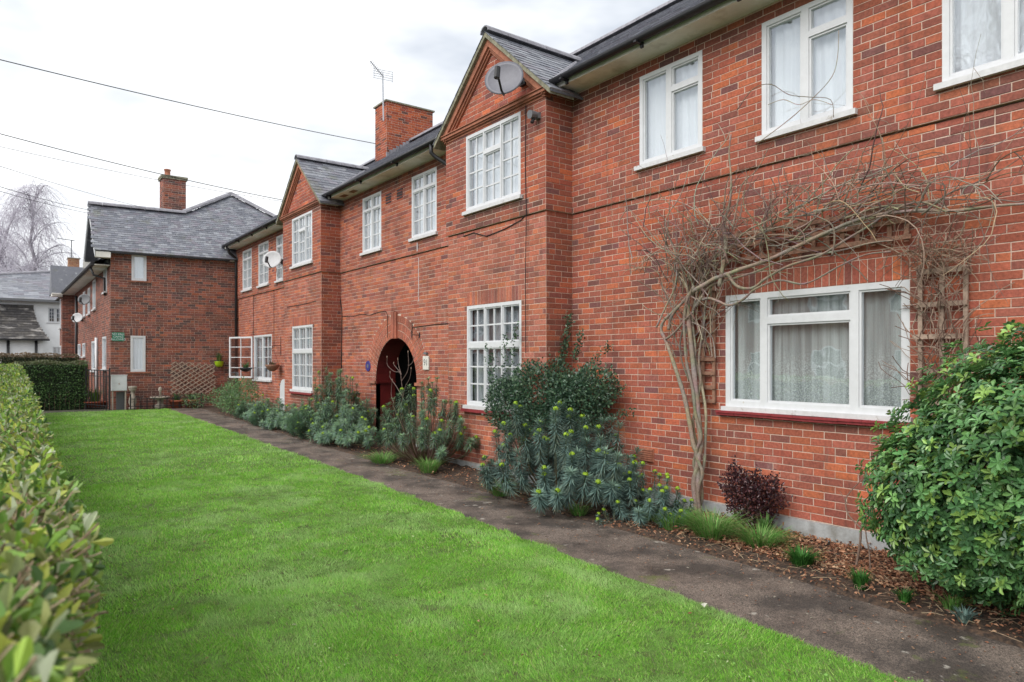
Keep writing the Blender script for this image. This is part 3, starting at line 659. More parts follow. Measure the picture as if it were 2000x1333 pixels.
wn(FB, GU1, gablelights(GU1), UP, label='bay window with small panes over the wall shrub'); wn(FB, GU2, gablelights(GU2), UP)
for w in (GL1, GL2):
    zt = w[3] - .63; l = grid3(w, 2); wn(FB, w, [(a, b, zt + .04, e, 2, 2) for (a, b, c, e, nc, nr) in l] + [(a, b, c, zt - .05, 2, 3) for (a, b, c, e, nc, nr) in l], 0., net_m='net_grey')
for w in (GL1, GL2): mb = MB(); FB.box(mb, w[0] - .08, w[1] + .08, -.02, .075, w[2] - .105, w[2] - .057); mb.build('tile_sill', 'red_sill', ter)
def two(w, rows=4):
    m = (w[0] + w[1]) / 2; zt = w[3] - .3
    return [(w[0] + .045, m - .025, w[2] + .045, zt - .02, 2, rows - 1), (m + .025, w[1] - .045, w[2] + .045, zt - .02, 2, rows - 1), (w[0] + .045, m - .025, zt + .02, w[3] - .045, 2, 1), (m + .025, w[1] - .045, zt + .02, w[3] - .045, 2, 1)]
wn(FM, M1, two(M1), UP); wn(FM, M2, two(M2), UP)
for w in (F1, F2, F3): wn(FM, w, two(w), UP, net_m='net_grey')
# ground-floor window at the far end, one casement swung open against the wall
wf = wn(FM, F4, [(20.98, 21.80, F4[2] + .05, F4[3] - .05, 2, 4), (21.87, 22.65, F4[2] + .05, F4[3] - .05, 1, 1)], 0., net_m='net_grey', label='white cottage window with one casement standing open')
hx, hy = D0 - .03, 22.74; ang = R(28); dv = Vector((-math.sin(ang), math.cos(ang), 0)); FO = Fr((hx, hy, 0), dv, Vector((-dv.y, dv.x, 0)))
mb = MB(); zA, zB = F4[2] + .03, F4[3] - .02; w_ = 1.0
for (a, b, c, e) in ((0, .05, zA, zB), (w_ - .05, w_, zA, zB), (.05, w_ - .05, zA, zA + .05), (.05, w_ - .05, zB - .05, zB)): FO.box(mb, a, b, -.02, .02, c, e)
FO.box(mb, w_/2 - .011, w_/2 + .011, -.012, .012, zA + .05, zB - .05)
for k in (1, 2, 3): z = zA + (zB - zA) * k / 4; FO.box(mb, .05, w_ - .05, -.011, .011, z - .011, z + .011)
mb.build('casement', 'white_paint', wf)
for i in range(2):
    for k in range(4):
        p = MB(); FO.box(p, .05 + (w_ - .1) * i / 2 + .011, .05 + (w_ - .1) * (i + 1) / 2 - .011, -.002, .002, zA + (zB-zA)*k/4 + .012 + (.04 if k == 0 else 0), zA + (zB-zA)*(k+1)/4 - .012 - (.04 if k == 3 else 0)); p.build('pane', 'glass', wf)
# passage behind the arch
pa = MB(); N = 20
prof = [(ARC - ARR, -.05), (ARC - ARR, ARZ)] + [(ARC - ARR * math.cos(math.pi * i / N), ARZ + ARR * math.sin(math.pi * i / N)) for i in range(1, N)] + [(ARC + ARR, ARZ), (ARC + ARR, -.05)]
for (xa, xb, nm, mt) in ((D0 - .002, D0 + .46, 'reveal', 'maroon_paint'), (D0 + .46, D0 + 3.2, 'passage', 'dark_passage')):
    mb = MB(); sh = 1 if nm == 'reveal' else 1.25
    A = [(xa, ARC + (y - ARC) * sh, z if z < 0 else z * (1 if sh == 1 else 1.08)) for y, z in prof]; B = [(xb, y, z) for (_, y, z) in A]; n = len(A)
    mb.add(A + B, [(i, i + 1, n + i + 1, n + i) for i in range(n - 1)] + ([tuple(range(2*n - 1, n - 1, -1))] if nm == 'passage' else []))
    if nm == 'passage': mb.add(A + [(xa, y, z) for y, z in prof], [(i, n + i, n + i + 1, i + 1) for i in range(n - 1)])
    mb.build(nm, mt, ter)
for (y, s_) in ((ARC - ARR, 1), (ARC + ARR, -1)):         # impost mouldings on the jambs and face
    mb = MB()
    for (za, zb, o) in ((ARZ - .07, ARZ - .045, .03), (ARZ - .0445, ARZ - .012, .05), (ARZ - .0115, ARZ + .004, .03)):
        a, b = sorted((y - s_ * .001, y + s_ * o)); mb.box((D0 + .001, a, za), (D0 + .45, b, zb))
    mb.build('impost', 'maroon_paint', ter); mb = MB(); a, b = sorted((y - s_ * .30, y + s_ * .02)); mb.box((D0 - .045, a, ARZ - .06), (D0 - .0005, b, ARZ - .001)); mb.build('impost', 'terracotta', ter)
mb = MB(); mb.box((D0 + .9, ARC - .8, .0), (D0 + .96, ARC - .02, 2.1)); mb.build('passage_door', 'dish_dark', ter)
# chimney on the ridge
def chimney(parent, x0, x1, y0, y1, zb, zt, pal, P=None, cap='lichen_cement', limit=0):
    c = MB(); c.box((x0, y0, zb), (x1, y1, zt - .02)); ch = c.build('chimney', 'mortar', parent); PP = Pieces()
    for fr, l in ((Fr((x0, y0, 0), (1, 0, 0), (0, -1, 0)), x1 - x0), (Fr((x0, y0, 0), (0, 1, 0), (-1, 0, 0)), y1 - y0), (Fr((x1, y0, 0), (0, 1, 0), (1, 0, 0)), y1 - y0), (Fr((x0, y1, 0), (1, 0, 0), (0, 1, 0)), x1 - x0)):
        lay(PP, fr, 0, l, zb, zt - .03, pal, 0, phase=.06)
    m_ = MB()
    for it in PP.items: m_.add(it[0], it[1], it[2])
    tag(m_.build('chimney_brickwork', 'brick', ch), kind='stuff')
    m_ = MB(); m_.box((x0 - .05, y0 - .05, zt - .045), (x1 + .05, y1 + .05, zt)); m_.build('chimney_cap', cap, ch)
    return ch
chim = chimney(ter, 9.81, 11.45, 19.75, 20.55, 7.6, 9.89, PAL_CHIM)
mb = MB()
for i in range(8):                                        # stepped lead flashing
    x = 9.79 + i * .115; z = roofp(x); mb.box((x, 19.715, z - .02), (x + .10, 19.748, z + .16 + .02 * (i % 2)))
mb.build('flashing', 'ridge_tile', chim)
# closing walls so that no light leaks in
mb = MB(); mb.box((14.6, Y0, -.1), (14.75, Y1, 5.7)); mb.box((D0 + .1, Y0 - .1, -.1), (14.6, Y0, 5.72)); mb.box((D0 + .1, Y1 - .1, -.1), (14.6, Y1, 5.72)); mb.build('rear_wall', 'mortar', ter)
mb = MB(); mb.add([(D0, Y0 - .05, 5.6), (14.7, Y0 - .05, 5.6), (RX, Y0 - .05, RZ - .08)], [(0, 1, 2)]); mb.build('gable_end', 'mortar', ter)
# rainwater pipes
def pipe(parent, pts, r=.036, name='downpipe', m='black_gutter', n=8): return MB().tube(pts, r, n).build(name, m, parent, True)
pipe(ter, [(EX - .05, 10.75, EZ - .06), (EX - .05, 10.75, EZ - .2), (EX + .02, 10.72, EZ - .27), (D0 - .11, 10.28, EZ - .62), (D0 - .09, 10.22, EZ - .72), (D0 - .09, 10.2, 4.6)])
dp = pipe(ter, [(EX + .0, 24.3, EZ - .08), (EX + .1, 24.36, EZ - .25), (D0 - .09, 24.42, EZ - .42), (D0 - .075, 24.44, EZ - .6), (D0 - .075, 24.44, .3)], .045)
pipe(ter, [(D0 - .05, 24.54, 5.1), (D0 - .05, 24.54, .3)], .03, m='pot_red')
for z in (1.6, 3.2, 4.6): mb = MB(); mb.box((D0 - .125, 24.38, z), (D0 - .02, 24.5, z + .05)); mb.build('pipe_clip', 'black_gutter', dp)
# cables clipped to the brickwork
def cab(pts, r=.006, m='cable', X=D0): MB().tube([(X - .012 if len(p) == 2 else p[0], p[-2], p[-1]) for p in pts], r, 5).build('wall_cable', m, ter)
def capx(pp, X, **k): cab([tuple(atX(x, y, X - .012)) for x, y in pp], X=X, **k)
capx([(1027, 200), (1026, 330), (1028, 420), (1026, 560), (1027, 690)], DG - UP)
capx([(905, 462), (925, 455), (950, 462), (985, 448), (1018, 430), (1026, 420)], DG, r=.008)
capx([(666, 440), (665, 520), (662, 560), (668, 610), (667, 720)], D0, r=.012)
capx([(668, 618), (690, 618), (705, 614), (722, 616), (740, 610), (753, 608), (757, 616), (757, 660)], D0)
capx([(804, 660), (803, 650), (806, 640), (850, 634), (878, 632)], D0)
capx([(877, 470), (877, 600), (876, 740)], D0); capx([(495, 575), (495, 655)], D0); capx([(535, 565), (535, 680)], D0)
capx([(560, 600), (580, 597), (600, 593), (617, 588)], DG); capx([(540, 525), (543, 545), (541, 560)], D0 - UP)
for (px, py) in ((810, 655),):
    p = atX(px + 8, py, D0 - .02); mb = MB(); mb.box((D0 - .16, p.y - .006, p.z - .006), (D0, p.y + .006, p.z + .006)); mb.box((D0 - .17, p.y - .006, p.z - .10), (D0 - .1605, p.y + .006, p.z + .24)); mb.box((D0 - .012, p.y - .02, p.z - .05), (D0 - .001, p.y + .02, p.z + .05)); tag(mb.build('lamp_bracket', 'black_iron', ter))
mb = MB(); p = atX(818, 480, D0); FM.box(mb, p.y - .007, p.y + .007, .004, .0075, 2.95, 3.80); FM.box(mb, p.y - .012, p.y + .012, UP + .004, UP + .0075, 3.92, 4.09); mb.build('lime_streak', 'sill_paint', ter)
# small vents: dark ones beside the first-floor windows, terracotta air brick low down
for y in (12.75, 13.25):
    mb = MB(); FM.box(mb, y - .13, y + .13, 0, .032, 5.06, 5.30)
    for k in range(4): FM.box(mb, y - .115, y + .115, .032, .045, 5.08 + k * .055, 5.105 + k * .055)
    mb.build('wall_vent', 'black_iron', ter)
p = atX(1262, 888, D0); mb = MB(); FM.box(mb, p.y - .14, p.y + .14, 0, .02, p.z - .085, p.z + .085)
for k in range(6): FM.box(mb, p.y - .13, p.y + .13, .02, .036, p.z - .075 + k * .0265, p.z - .06 + k * .0265)
mb.build('air_brick', 'terracotta', ter)
for (px, py) in ((690, 372), (672, 378)):
    y = atX(px, py, D0 - .2).y; mb = MB(); mb.box((6.4, y - .13, 5.568), (6.52, y + .13, 5.574)); mb.build('soffit_vent', 'wood_brown', ter)

# ------------------------------------------------------------------ THE WING (brown brick block closing the lawn)
wing = thing('brick_wing', 'brown brick end block with slate roof, facing across the lawn', 'house', (4.5, 27, .3))
CW = Vector((2.96, 24.95, 0)); UW = Vector((6.66 - 2.96, 24.6 - 24.95, 0)); LW = UW.length; UW.normalize(); NW = Vector((UW.y, -UW.x, 0))
FW = Fr(CW, UW, NW); FL = Fr((2.96, 0, 0), (0, 1, 0), (-1, 0, 0))
def atW(px, py, d=0.):
    dx, dy = ray(px); p0 = CW + NW * d; s = p0.dot(NW) / (dx * NW.x + dy * NW.y); q = Vector((s * dx, s * dy, 0))
    return (q - CW).dot(UW), EYE + (HOR - py) / FPX * s
WP = Pieces(); ZEW = 5.22; ZEL = 4.80
ua, za = atW(257, 549); ub, zb = atW(286, 497); wu = (ua, ub, zc(za), zc(zb)); ua, za = atW(255, 727); ub, zb = atW(284, 657); wl = (ua, ub, zc(za), zc(zb))
lay(WP, FW, 0, LW, ZB + COURSE, zc(ZEW + .1), PAL_BROWN, 'wall', [wu, wl, (wl[0] - .02, wl[1] + .02, wl[3], wl[3] + 3*COURSE)], split=.25)
soldiers(WP, FW, wl[0] - .02, wl[1] + .02, wl[3], wl[3] + 3 * COURSE, PAL_BROWN, 'wall')
lw = []                                                   # openings on the long left face, from the photograph
for (xa, xb, yb, yt, dr) in ((203.5, 209.5, 571, 500, 0), (182, 187.5, 604, 549, 0), (172.5, 176.5, 612, 565, 0), (163, 167, 617, 573, 0), (201, 208, 723, 660, 0), (180, 187.5, 723, 668, 0), (153, 158, 696, 672, 0), (162, 167, 696, 672, 0)):
    a = atX(xb, yb, 2.96); b = atX(xa, yt, 2.96); lw.append((a.y, b.y, zc(a.z), zc(b.z)))
BYA, BYB, BYC = 36.9, 42.0, 38.15
lay(WP, FL, 24.98, BYA, ZB + COURSE, zc(ZEL), PAL_BROWN, 'wall', lw, split=.1)
FBW = Fr((2.50, BYA, 0), (1, 0, 0), (0, -1, 0)); FBL = Fr((2.50, 0, 0), (0, 1, 0), (-1, 0, 0))
lay(WP, FBW, 0, .46, ZB + COURSE, zc(ZEL), PAL_BROWN, 'wall'); lay(WP, FBL, BYA, BYC, ZB + COURSE, zc(ZEL), PAL_BROWN, 'wall', [(37.4, 37.95, 3.3, 4.6), (37.3, 37.95, 1.2, 2.5)])
mb = MB(); backing(mb, FW, 0, LW, 0, ZEW + .2, -.10, 0, [wu, wl]); backing(mb, FL, 25.06, BYA, 0, ZEL, -.10, 0, lw); backing(mb, FBL, BYA + .1, BYC, 0, ZEL, -.1, 0, [(37.4, 37.95, 3.3, 4.6), (37.3, 37.95, 1.2, 2.5)])
mb.box((2.5, BYA, 0), (2.97, BYA + .1, ZEL)); mb.box((2.5, BYC, 0), (2.97, BYC + .1, ZEL)); mb.box((2.97, BYC, 0), (3.07, BYB, ZEL)); mb.box((2.96, BYB, 0), (11, BYB + .1, ZEL)); mb.box((11, 26, 0), (11.1, BYB, ZEL))
ww = mb.build('wall', 'mortar_wing', wing)
WP.finish('brick', 'brickwork', 'brick', {'wall': ww, 'root': wing}, 300)
for w in (wu, wl): window(wing, FW, w[0], w[1], w[2], w[3], [(w[0] + .06, w[1] - .06, w[2] + .06, w[3] - .06, 1, 1)], .02, sill=False, net_m='net_grey' if w is wl else 'net_white')
for w in (wu, wl): mb = MB(); FW.box(mb, w[0] - .12, w[1] + .12, -.02, .04, w[2] - .05, w[2] - .002); mb.build('tile_sill', 'terracotta', wing)
for w in lw: window(wing, FL, w[0], w[1], w[2], w[3], [(w[0] + .06, w[1] - .06, w[2] + .06, w[3] - .06, 1, 1)], .02, net_m='net_white', sill_over=.02)
for w in ((37.4, 37.95, 3.3, 4.6), (37.3, 37.95, 1.2, 2.5)): window(wing, FBL, w[0], w[1], w[2], w[3], [(w[0] + .05, w[1] - .05, w[2] + .05, w[3] - .05, 1, 1)], .02)
# roofs: a cross gable at the corner, the hipped main roof behind
def wp(a, b, z): q = CW + UW * a - NW * b; return Vector((q.x, q.y, z))
PW = .97; EB = -.22; zf = lambda b: ZEW + (b - EB) * PW
RB = 1.50; PK = (3.95, 2.62)
AV = lambda b: -.43 - .0945 * (b - EB)
polyA = [(AV(EB), EB), (8.4, EB), (PK[0], PK[1]), (2.25, RB), (AV(RB), RB)]
def inpoly(a, b, P_):
    r = False; j = len(P_) - 1
    for i in range(len(P_)):
        if (P_[i][1] > b) != (P_[j][1] > b) and a < (P_[j][0] - P_[i][0]) * (b - P_[i][1]) / (P_[j][1] - P_[i][1]) + P_[i][0]: r = not r
        j = i
    return r
mb = MB(); top = [wp(a, b, zf(b)) for a, b in polyA]; bot = [q - Vector((0, 0, .05)) for q in top]; n = len(top)
mb.add(top + bot, [tuple(range(n)), tuple(range(2*n - 1, n - 1, -1))] + [(i, n + i, n + (i+1) % n, (i+1) % n) for i in range(n)], SLC)
zr = zf(RB); zp = zf(PK[1]); fb = 2 * RB - EB             # far slope of the cross gable
mb.add([wp(AV(RB), RB, zr), wp(2.25, RB, zr), wp(2.25, fb, ZEW), wp(AV(fb), fb, ZEW)], [(0, 1, 2, 3)], SLC)
mb.add([Vector((2.53, 24.9, ZEL + .05)), Vector((2.53, BYB + .3, ZEL + .05)), Vector((7.9, BYB - 3, zp)), wp(PK[0], PK[1], zp), wp(2.25, RB, zr)], [(0, 1, 2, 3, 4)], SLC)
mb.add([wp(PK[0], PK[1], zp), Vector((7.9, BYB - 3, zp)), Vector((11.6, BYB, ZEL)), wp(8.4, EB, ZEW)], [(0, 1, 2, 3)], SLC); mb.add([Vector((7.9, BYB - 3, zp)), Vector((2.5, BYB + .3, ZEL + .05)), Vector((11.6, BYB, ZEL))], [(0, 1, 2)], SLC)
wroof = mb.build('roof', 'slate', wing)
WS = Pieces()
upw = (-NW + Vector((0, 0, PW))).normalized()
e0 = wp(-.62, EB - .03, ZEW - .03 * PW + .006); e1 = wp(8.6, EB - .03, ZEW - .03 * PW + .006)
def insA(m): q = m - CW; return inpoly(q.dot(UW), max(-q.dot(NW), EB + .02), polyA)
slate_roof(WS, e0, e1, upw, 4.2, insA, 'roof', w=.185, g=.115)
WS.finish('slate', 'slates', 'slate', {'roof': wroof, 'root': wing}, 300)
ridge(wroof, wp(AV(RB) - .02, RB, zr + .04), wp(2.3, RB, zr + .04), .11); ridge(wroof, wp(2.2, RB, zr + .05), wp(PK[0], PK[1], zp + .05), .11); ridge(wroof, wp(PK[0], PK[1], zp + .05), wp(8.3, EB + .05, ZEW + .12), .11)
mb = MB(); FW.box(mb, -.40, 3.45, .10, .21, ZEW - .085, ZEW + .015); mb.build('gutter', 'black_gutter', wing)
mb = MB(); FW.box(mb, -.40, LW - .1, .001, .10, ZEW - .075, ZEW - .04); mb.build('soffit', 'soffit', wing)
# verge: bargeboards, grey soffit and the boxed eaves ends
mb = MB()
for (b0, b1, z0_, z1_) in ((EB, RB, ZEW, zr), (fb, RB, ZEW, zr)):
    v = [wp(AV(b0), b0, z0_ - .05), wp(AV(b1), b1, z1_ - .05), wp(AV(b1), b1, z1_ - .22), wp(AV(b0), b0, z0_ - .22), wp(AV(b0) + .04, b0, z0_ - .05), wp(AV(b1) + .04, b1, z1_ - .05), wp(AV(b1) + .04, b1, z1_ - .22), wp(AV(b0) + .04, b0, z0_ - .22)]
    mb.add(v, [(0,1,2,3),(4,7,6,5),(0,4,5,1),(3,2,6,7),(0,3,7,4),(1,5,6,2)])
mb.build('bargeboard', 'white_paint', wing)
mb = MB(); mb.add([wp(AV(EB) + .41, EB, ZEW - .05), wp(AV(RB) + .41, RB, zr - .06), wp(AV(fb) + .41, fb, ZEW - .05)], [(0, 1, 2)]); mb.build('gable_panel', 'dish_dark', wing)
mb = MB(); b_ = fb
mb.add([wp(-.42, EB, ZEW - .23), wp(.0, EB, ZEW - .23), wp(.0, EB + .25, ZEW - .23), wp(-.42, EB + .25, ZEW - .23), wp(-.42, EB, ZEW - .06), wp(.0, EB, ZEW - .06), wp(.0, EB + .25, ZEW - .06), wp(-.42, EB + .25, ZEW - .06)], [(0,3,2,1),(4,5,6,7),(0,1,5,4),(1,2,6,5),(2,3,7,6),(3,0,4,7)])
A_ = AV(fb) + .01; B_ = A_ + .42
mb.add([wp(A_, fb - .3, ZEW - .25), wp(B_, fb - .3, ZEW - .25), wp(B_, fb, ZEW - .25), wp(A_, fb, ZEW - .25), wp(A_, fb - .3, ZEW - .03), wp(B_, fb - .3, ZEW - .03), wp(B_, fb, ZEW - .03), wp(A_, fb, ZEW - .03)], [(0,3,2,1),(4,5,6,7),(0,1,5,4),(1,2,6,5),(2,3,7,6),(3,0,4,7)])
mb.build('boxed_eave', 'soffit', wing)
mb = MB(); mb.box((2.56, 25.1, ZEL - .02), (2.96, BYA + .2, ZEL + .01)); mb.build('side_soffit', 'soffit', wing)
MB().tube([(2.50, 25.2, ZEL + .03), (2.50, BYA, ZEL + .03)], .06, 8).build('side_gutter', 'black_gutter', wing)
pipe(wing, [(2.52, 26.0, ZEL), (2.6, 25.9, ZEL - .25), (2.9, 25.85, ZEL - .35), (2.9, 25.8, ZEL - .9)])
a = atX(192, 660, 2.96); pipe(wing, [(2.90, a.y, a.z), (2.90, a.y, .3)], .05, m='white_paint', name='waste_pipe')
a = atX(149, 640, 2.9); pipe(wing, [(2.90, a.y, 4.6), (2.90, a.y, .3)], .05)
# roof of the far bay
mb = MB(); v = [(2.1, BYA - .25, ZEL - .02), (3.2, BYA - .25, ZEL - .02), (3.8, BYA + .62, 6.1), (2.1, BYA + .62, 6.1), (2.1, BYC + .25, ZEL - .02), (3.6, BYC + .25, ZEL - .02)]
mb.add(v, [(0, 1, 2, 3), (3, 2, 5, 4), (0, 3, 4)], SLC).build('bay_roof', 'slate', wing)
mb = MB(); mb.box((2.1, BYA - .22, ZEL - .14), (2.5, BYA + .3, ZEL - .025)); mb.box((2.1, BYA - .28, ZEL - .06), (3.0, BYA - .22, ZEL + .0)); mb.build('bay_fascia', 'soffit', wing)
ch2 = chimney(wing, 5.08, 5.86, 28.5, 29.15, 6.3, 8.62, PAL_BROWN)
mb = MB(); mb.box((5.02, 28.44, 8.63), (5.92, 29.21, 8.70)); mb.build('oversailing_course', 'lichen_cement', ch2)
MB().lathe((5.28, 28.8, 8.70), [(.13, 0), (.13, .05), (.10, .08), (.10, .22), (.12, .24), (.12, .28)], 12).build('chimney_pot', 'terracotta', ch2, True)
# sign, meter cabinet and small garden things against the wing
s0, zs0 = atW(219, 666.5); s1, zs1 = atW(243, 650)
sg = thing('sign', 'small green sign with white lettering on the brown brick corner', 'sign', FW.pt((s0 + s1) / 2, 0, zs0))
mb = MB(); FW.box(mb, s0, s1, .005, .018, zs0, zs1); mb.build('plate', 'sign_green', sg)
for k, wd in enumerate(('NO BALL', 'GAMES', 'ALLOWED')): text_mesh(wd, .088, 'lettering', 'white_paint', sg, FW, (s0 + s1) / 2, .020, zs1 - .055 - k * .082, .001)
q0, zq0 = atW(217, 764, .5); q1, zq1 = atW(248, 734, .5)
cbn = thing('meter_cabinet', 'white meter cabinet on the corner by the garden railings', 'cabinet', FW.pt(q0, .5, gz(24)))
mb = MB(); FW.box(mb, q0, q1, .30, .52, zq0, zq1); mb.build('body', 'cabinet_white', cbn)
mb = MB(); FW.box(mb, q0 - .015, q1 + .015, .28, .54, zq1 + .001, zq1 + .02); mb.build('lid', 'cabinet_white', cbn)
for (a, b) in ((zq0 + .01, (zq0 + zq1) / 2 - .004), ((zq0 + zq1) / 2 + .004, zq1 - .01)): mb = MB(); FW.box(mb, q0 + .01, q1 - .01, .521, .532, a, b); mb.build('door', 'cabinet_white', cbn)
mb = MB(); FW.box(mb, (q0+q1)/2 - .012, (q0+q1)/2 + .012, .5325, .545, (zq0+zq1)/2 - .03, (zq0+zq1)/2 - .006); mb.build('lock', 'pot_red', cbn)
for u in (q0 + .02, q1 - .06): mb = MB(); FW.box(mb, u, u + .04, .32, .5, gz(24) - .03, zq0 - .001); mb.build('leg', 'stone', cbn)
mb = MB(); FW.box(mb, q0 + .14, q1 - .02, .18, .28, gz(24) - .02, zq0 - .05); FW.box(mb, q0 + .26, q1 - .08, .285, .30, gz(24) + .12, gz(24) + .24); tag(mb.build('junction_box', 'dish_dark'), 'dark junction box behind the meter cabinet legs', 'junction box')
# railings: tall ones by the door, a low hooped run along the foot of the wall
def railing(name, label, p0, p1, h, gap, r=.009, hoops=False, posts=True, parts=True):
    p0 = Vector(p0); p1 = Vector(p1); d = p1 - p0; n = max(2, int(d.length / gap)); T = thing(name, label, 'railing', p0)
    up = Vector((0, 0, 1))
    for z in ((h - .02, h - .2, .12) if not hoops else (h * .78, .1)): MB().tube([p0 + up * z, p1 + up * z], r * 1.1, 6).build('rail', 'black_iron', T)
    if posts:
        for q in (p0, p1): MB().tube([q - up * .05, q + up * (h + .06)], r * 2.2, 6).build('post', 'black_iron', T)
    for i in range(1, n):
        q = p0 + d * i / n; pts = [q, q + up * h]
        if hoops:
            w = d.normalized() * gap * .45; pts = [q - w, q - w + up * h * .8, q - w * .6 + up * h * .95, q + up * h, q + w * .6 + up * h * .95, q + w + up * h * .8, q + w]
        MB().tube(pts, r, 5).build('bar', 'black_iron', T)
    return T
pL = atY(168, 760, 25.6); pR = atY(214, 760, 24.35)
railing('railing', 'tall black iron railing between dark hedge and meter cabinet', (pL.x, 25.6, gz(25)), (pR.x, 24.35, gz(24)), 1.22, .16, .011)
a_, _ = atW(255, 780, .75); b_, _ = atW(400, 780, .75)
railing('low_railing', 'low black hooped edging railing along the foot of the brown wall', FW.pt(a_, .75, gz(24)), FW.pt(b_ - .1, .75, gz(24)), .42, .17, .009, hoops=True)
def pot(name, label, x, y, r, h, m, plant=None, cat='plant pot', grp=None):
    T = thing(name, label, cat, (x, y, gz(y)), grp); MB().lathe((x, y, gz(y)), [(r*.72, 0), (r*.95, h*.8), (r*1.06, h*.82), (r*1.06, h), (r*.9, h), (r*.85, h*.9)], 12).build('pot', m, T, True)
    if plant: tuft_part(T, (x, y, gz(y) + h * .9), plant[0], plant[1], plant[2], plant[3])
    return T
def tuft_part(T, c, n, h, spread, cols, name='foliage', w=.01, m='leaf'):
    V = []; C = []
    for i in range(n):
        a = random.uniform(0, 6.283); rr = spread * math.sqrt(random.random()) * .4; l = h * random.uniform(.6, 1.1); out = Vector((math.cos(a), math.sin(a), 0)); b = Vector(c) + out * rr
        sd = Vector((-out.y, out.x, 0)) * w * random.uniform(.7, 1.2); lean = spread * random.uniform(.2, 1)
        m1 = b + out * lean * .35 + Vector((0, 0, l * .6)); t_ = b + out * lean + Vector((0, 0, l * random.uniform(.75, 1)))
        k = random.uniform(.7, 1.3); col = tuple(x * k for x in random.choice(cols))
        V += [b - sd, b + sd, m1 + sd * .8, m1 - sd * .8, m1 - sd * .8, m1 + sd * .8, t_ + sd * .1, t_ - sd * .1]; C += [col] * 8
    return np_mesh(name, np.array([tuple(v) for v in V]), 4, np.array(C), m, T)
GREEN = [(.05, .12, .03), (.07, .16, .04), (.035, .09, .03)]
for i, (px, py) in enumerate(((345, 783), (375, 783))):
    u, _ = atW(px, py, .55); q = FW.pt(u, .55, 0)
    pot('plant_pot', ('terracotta pot left of the pair under the diamond trellis', 'terracotta pot right of the pair under the diamond trellis')[i], q[0], q[1], .22, .25, 'pot_red', (60, .28, .22, GREEN))
u, _ = atW(180, 780, .4); q = atY(185, 780, 25.9); pot('planter', 'low red planter with a leafy plant behind the tall railing', q.x, 25.9, .4, .18, 'pot_red', (120, .5, .35, [(.12, .26, .04), (.09, .2, .05)]))
u, _ = atW(259, 780, .5); q = FW.pt(u, .5, gz(24)); T = thing('stone_baluster', 'small pale stone baluster standing beside the meter cabinet', 'ornament', q)
MB().lathe(q, [(.11, 0), (.11, .06), (.07, .09), (.12, .22), (.10, .34), (.055, .48), (.05, .55), (.11, .6), (.11, .66)], 12).build('shaft', 'stone', T, True); MB().lathe((q[0], q[1], q[2] + .66), [(.13, 0), (.13, .05), (.09, .06)], 12).build('cap', 'stone', T)
u, _ = atW(313, 780, .5); q = FW.pt(u, .5, gz(24)); T = thing('bird_bath', 'low stone bird bath with a finial below the brown wall', 'ornament', q)
MB().lathe(q, [(.16, 0), (.16, .1), (.09, .16), (.09, .26), (.28, .33), (.30, .37), (.26, .37), (.05, .35)], 14).build('bowl', 'stone', T, True); MB().lathe((q[0], q[1], q[2] + .37), [(.04, 0), (.03, .15), (.06, .2), (.05, .28), (.01, .31)], 10).build('finial', 'stone', T, True)
# leaning diamond trellis
tr = thing('diamond_trellis', 'wide diamond lattice trellis leaning on the brown brick wall', 'trellis', FW.pt(2.6, .2, gz(24)))
uA, zA = atW(332, 770, .15); uB, zB = atW(421, 705, .15); hgt = zB - zA
def clipseg(p, q):
    pts = []
    for i in range(41):
        t = i / 40; a = p[0] + (q[0]-p[0]) * t; b = p[1] + (q[1]-p[1]) * t
        if 0 <= a <= uB - uA and 0 <= b <= hgt - .10 * (a / (uB - uA)): pts.append((a, b))
    return (pts[0], pts[-1]) if len(pts) > 3 else None
for fam in (1, -1):
    for i in range(-9, 14):
        x0 = i * .205 + (.0 if fam > 0 else .1); sg_ = clipseg((x0, 0) if fam > 0 else (x0, hgt), (x0 + hgt * 1.55, hgt) if fam > 0 else (x0 + hgt * 1.2, 0))
        if not sg_: continue
        (a, b), (c, e) = sg_; mb = MB(); dd = .13 + (.014 if fam > 0 else 0)
        P_ = lambda x, z, d: FW.pt(uA + x, d + .10 * (1 - z / hgt), zA + z)
        L_ = math.hypot(c - a, e - b); nx, nz_ = -(e - b) / L_ * .016, (c - a) / L_ * .016
        v = [P_(a+nx, b+nz_, dd), P_(c+nx, e+nz_, dd), P_(c-nx, e-nz_, dd), P_(a-nx, b-nz_, dd), P_(a+nx, b+nz_, dd+.012), P_(c+nx, e+nz_, dd+.012), P_(c-nx, e-nz_, dd+.012), P_(a-nx, b-nz_, dd+.012)]
        mb.add(v, [(0,3,2,1),(4,5,6,7),(0,1,5,4),(1,2,6,5),(2,3,7,6),(3,0,4,7)]).build('slat', 'wood_grey', tr)
# lime hanging pot on the wing
u, z = atW(428, 711, .15); q = Vector(FW.pt(u, .15, z)); T = thing('hanging_pot', 'lime green half pot with a thin plant on the brown wall', 'hanging pot', q)
MB().lathe(q - Vector((0, 0, .1)), [(.09, 0), (.13, .08), (.15, .17), (.155, .18), (.14, .18)], 14).build('pot', 'lime_pot', T, True); tuft_part(T, q + Vector((0, 0, .06)), 40, .4, .16, GREEN + [(.2, .16, .06)])
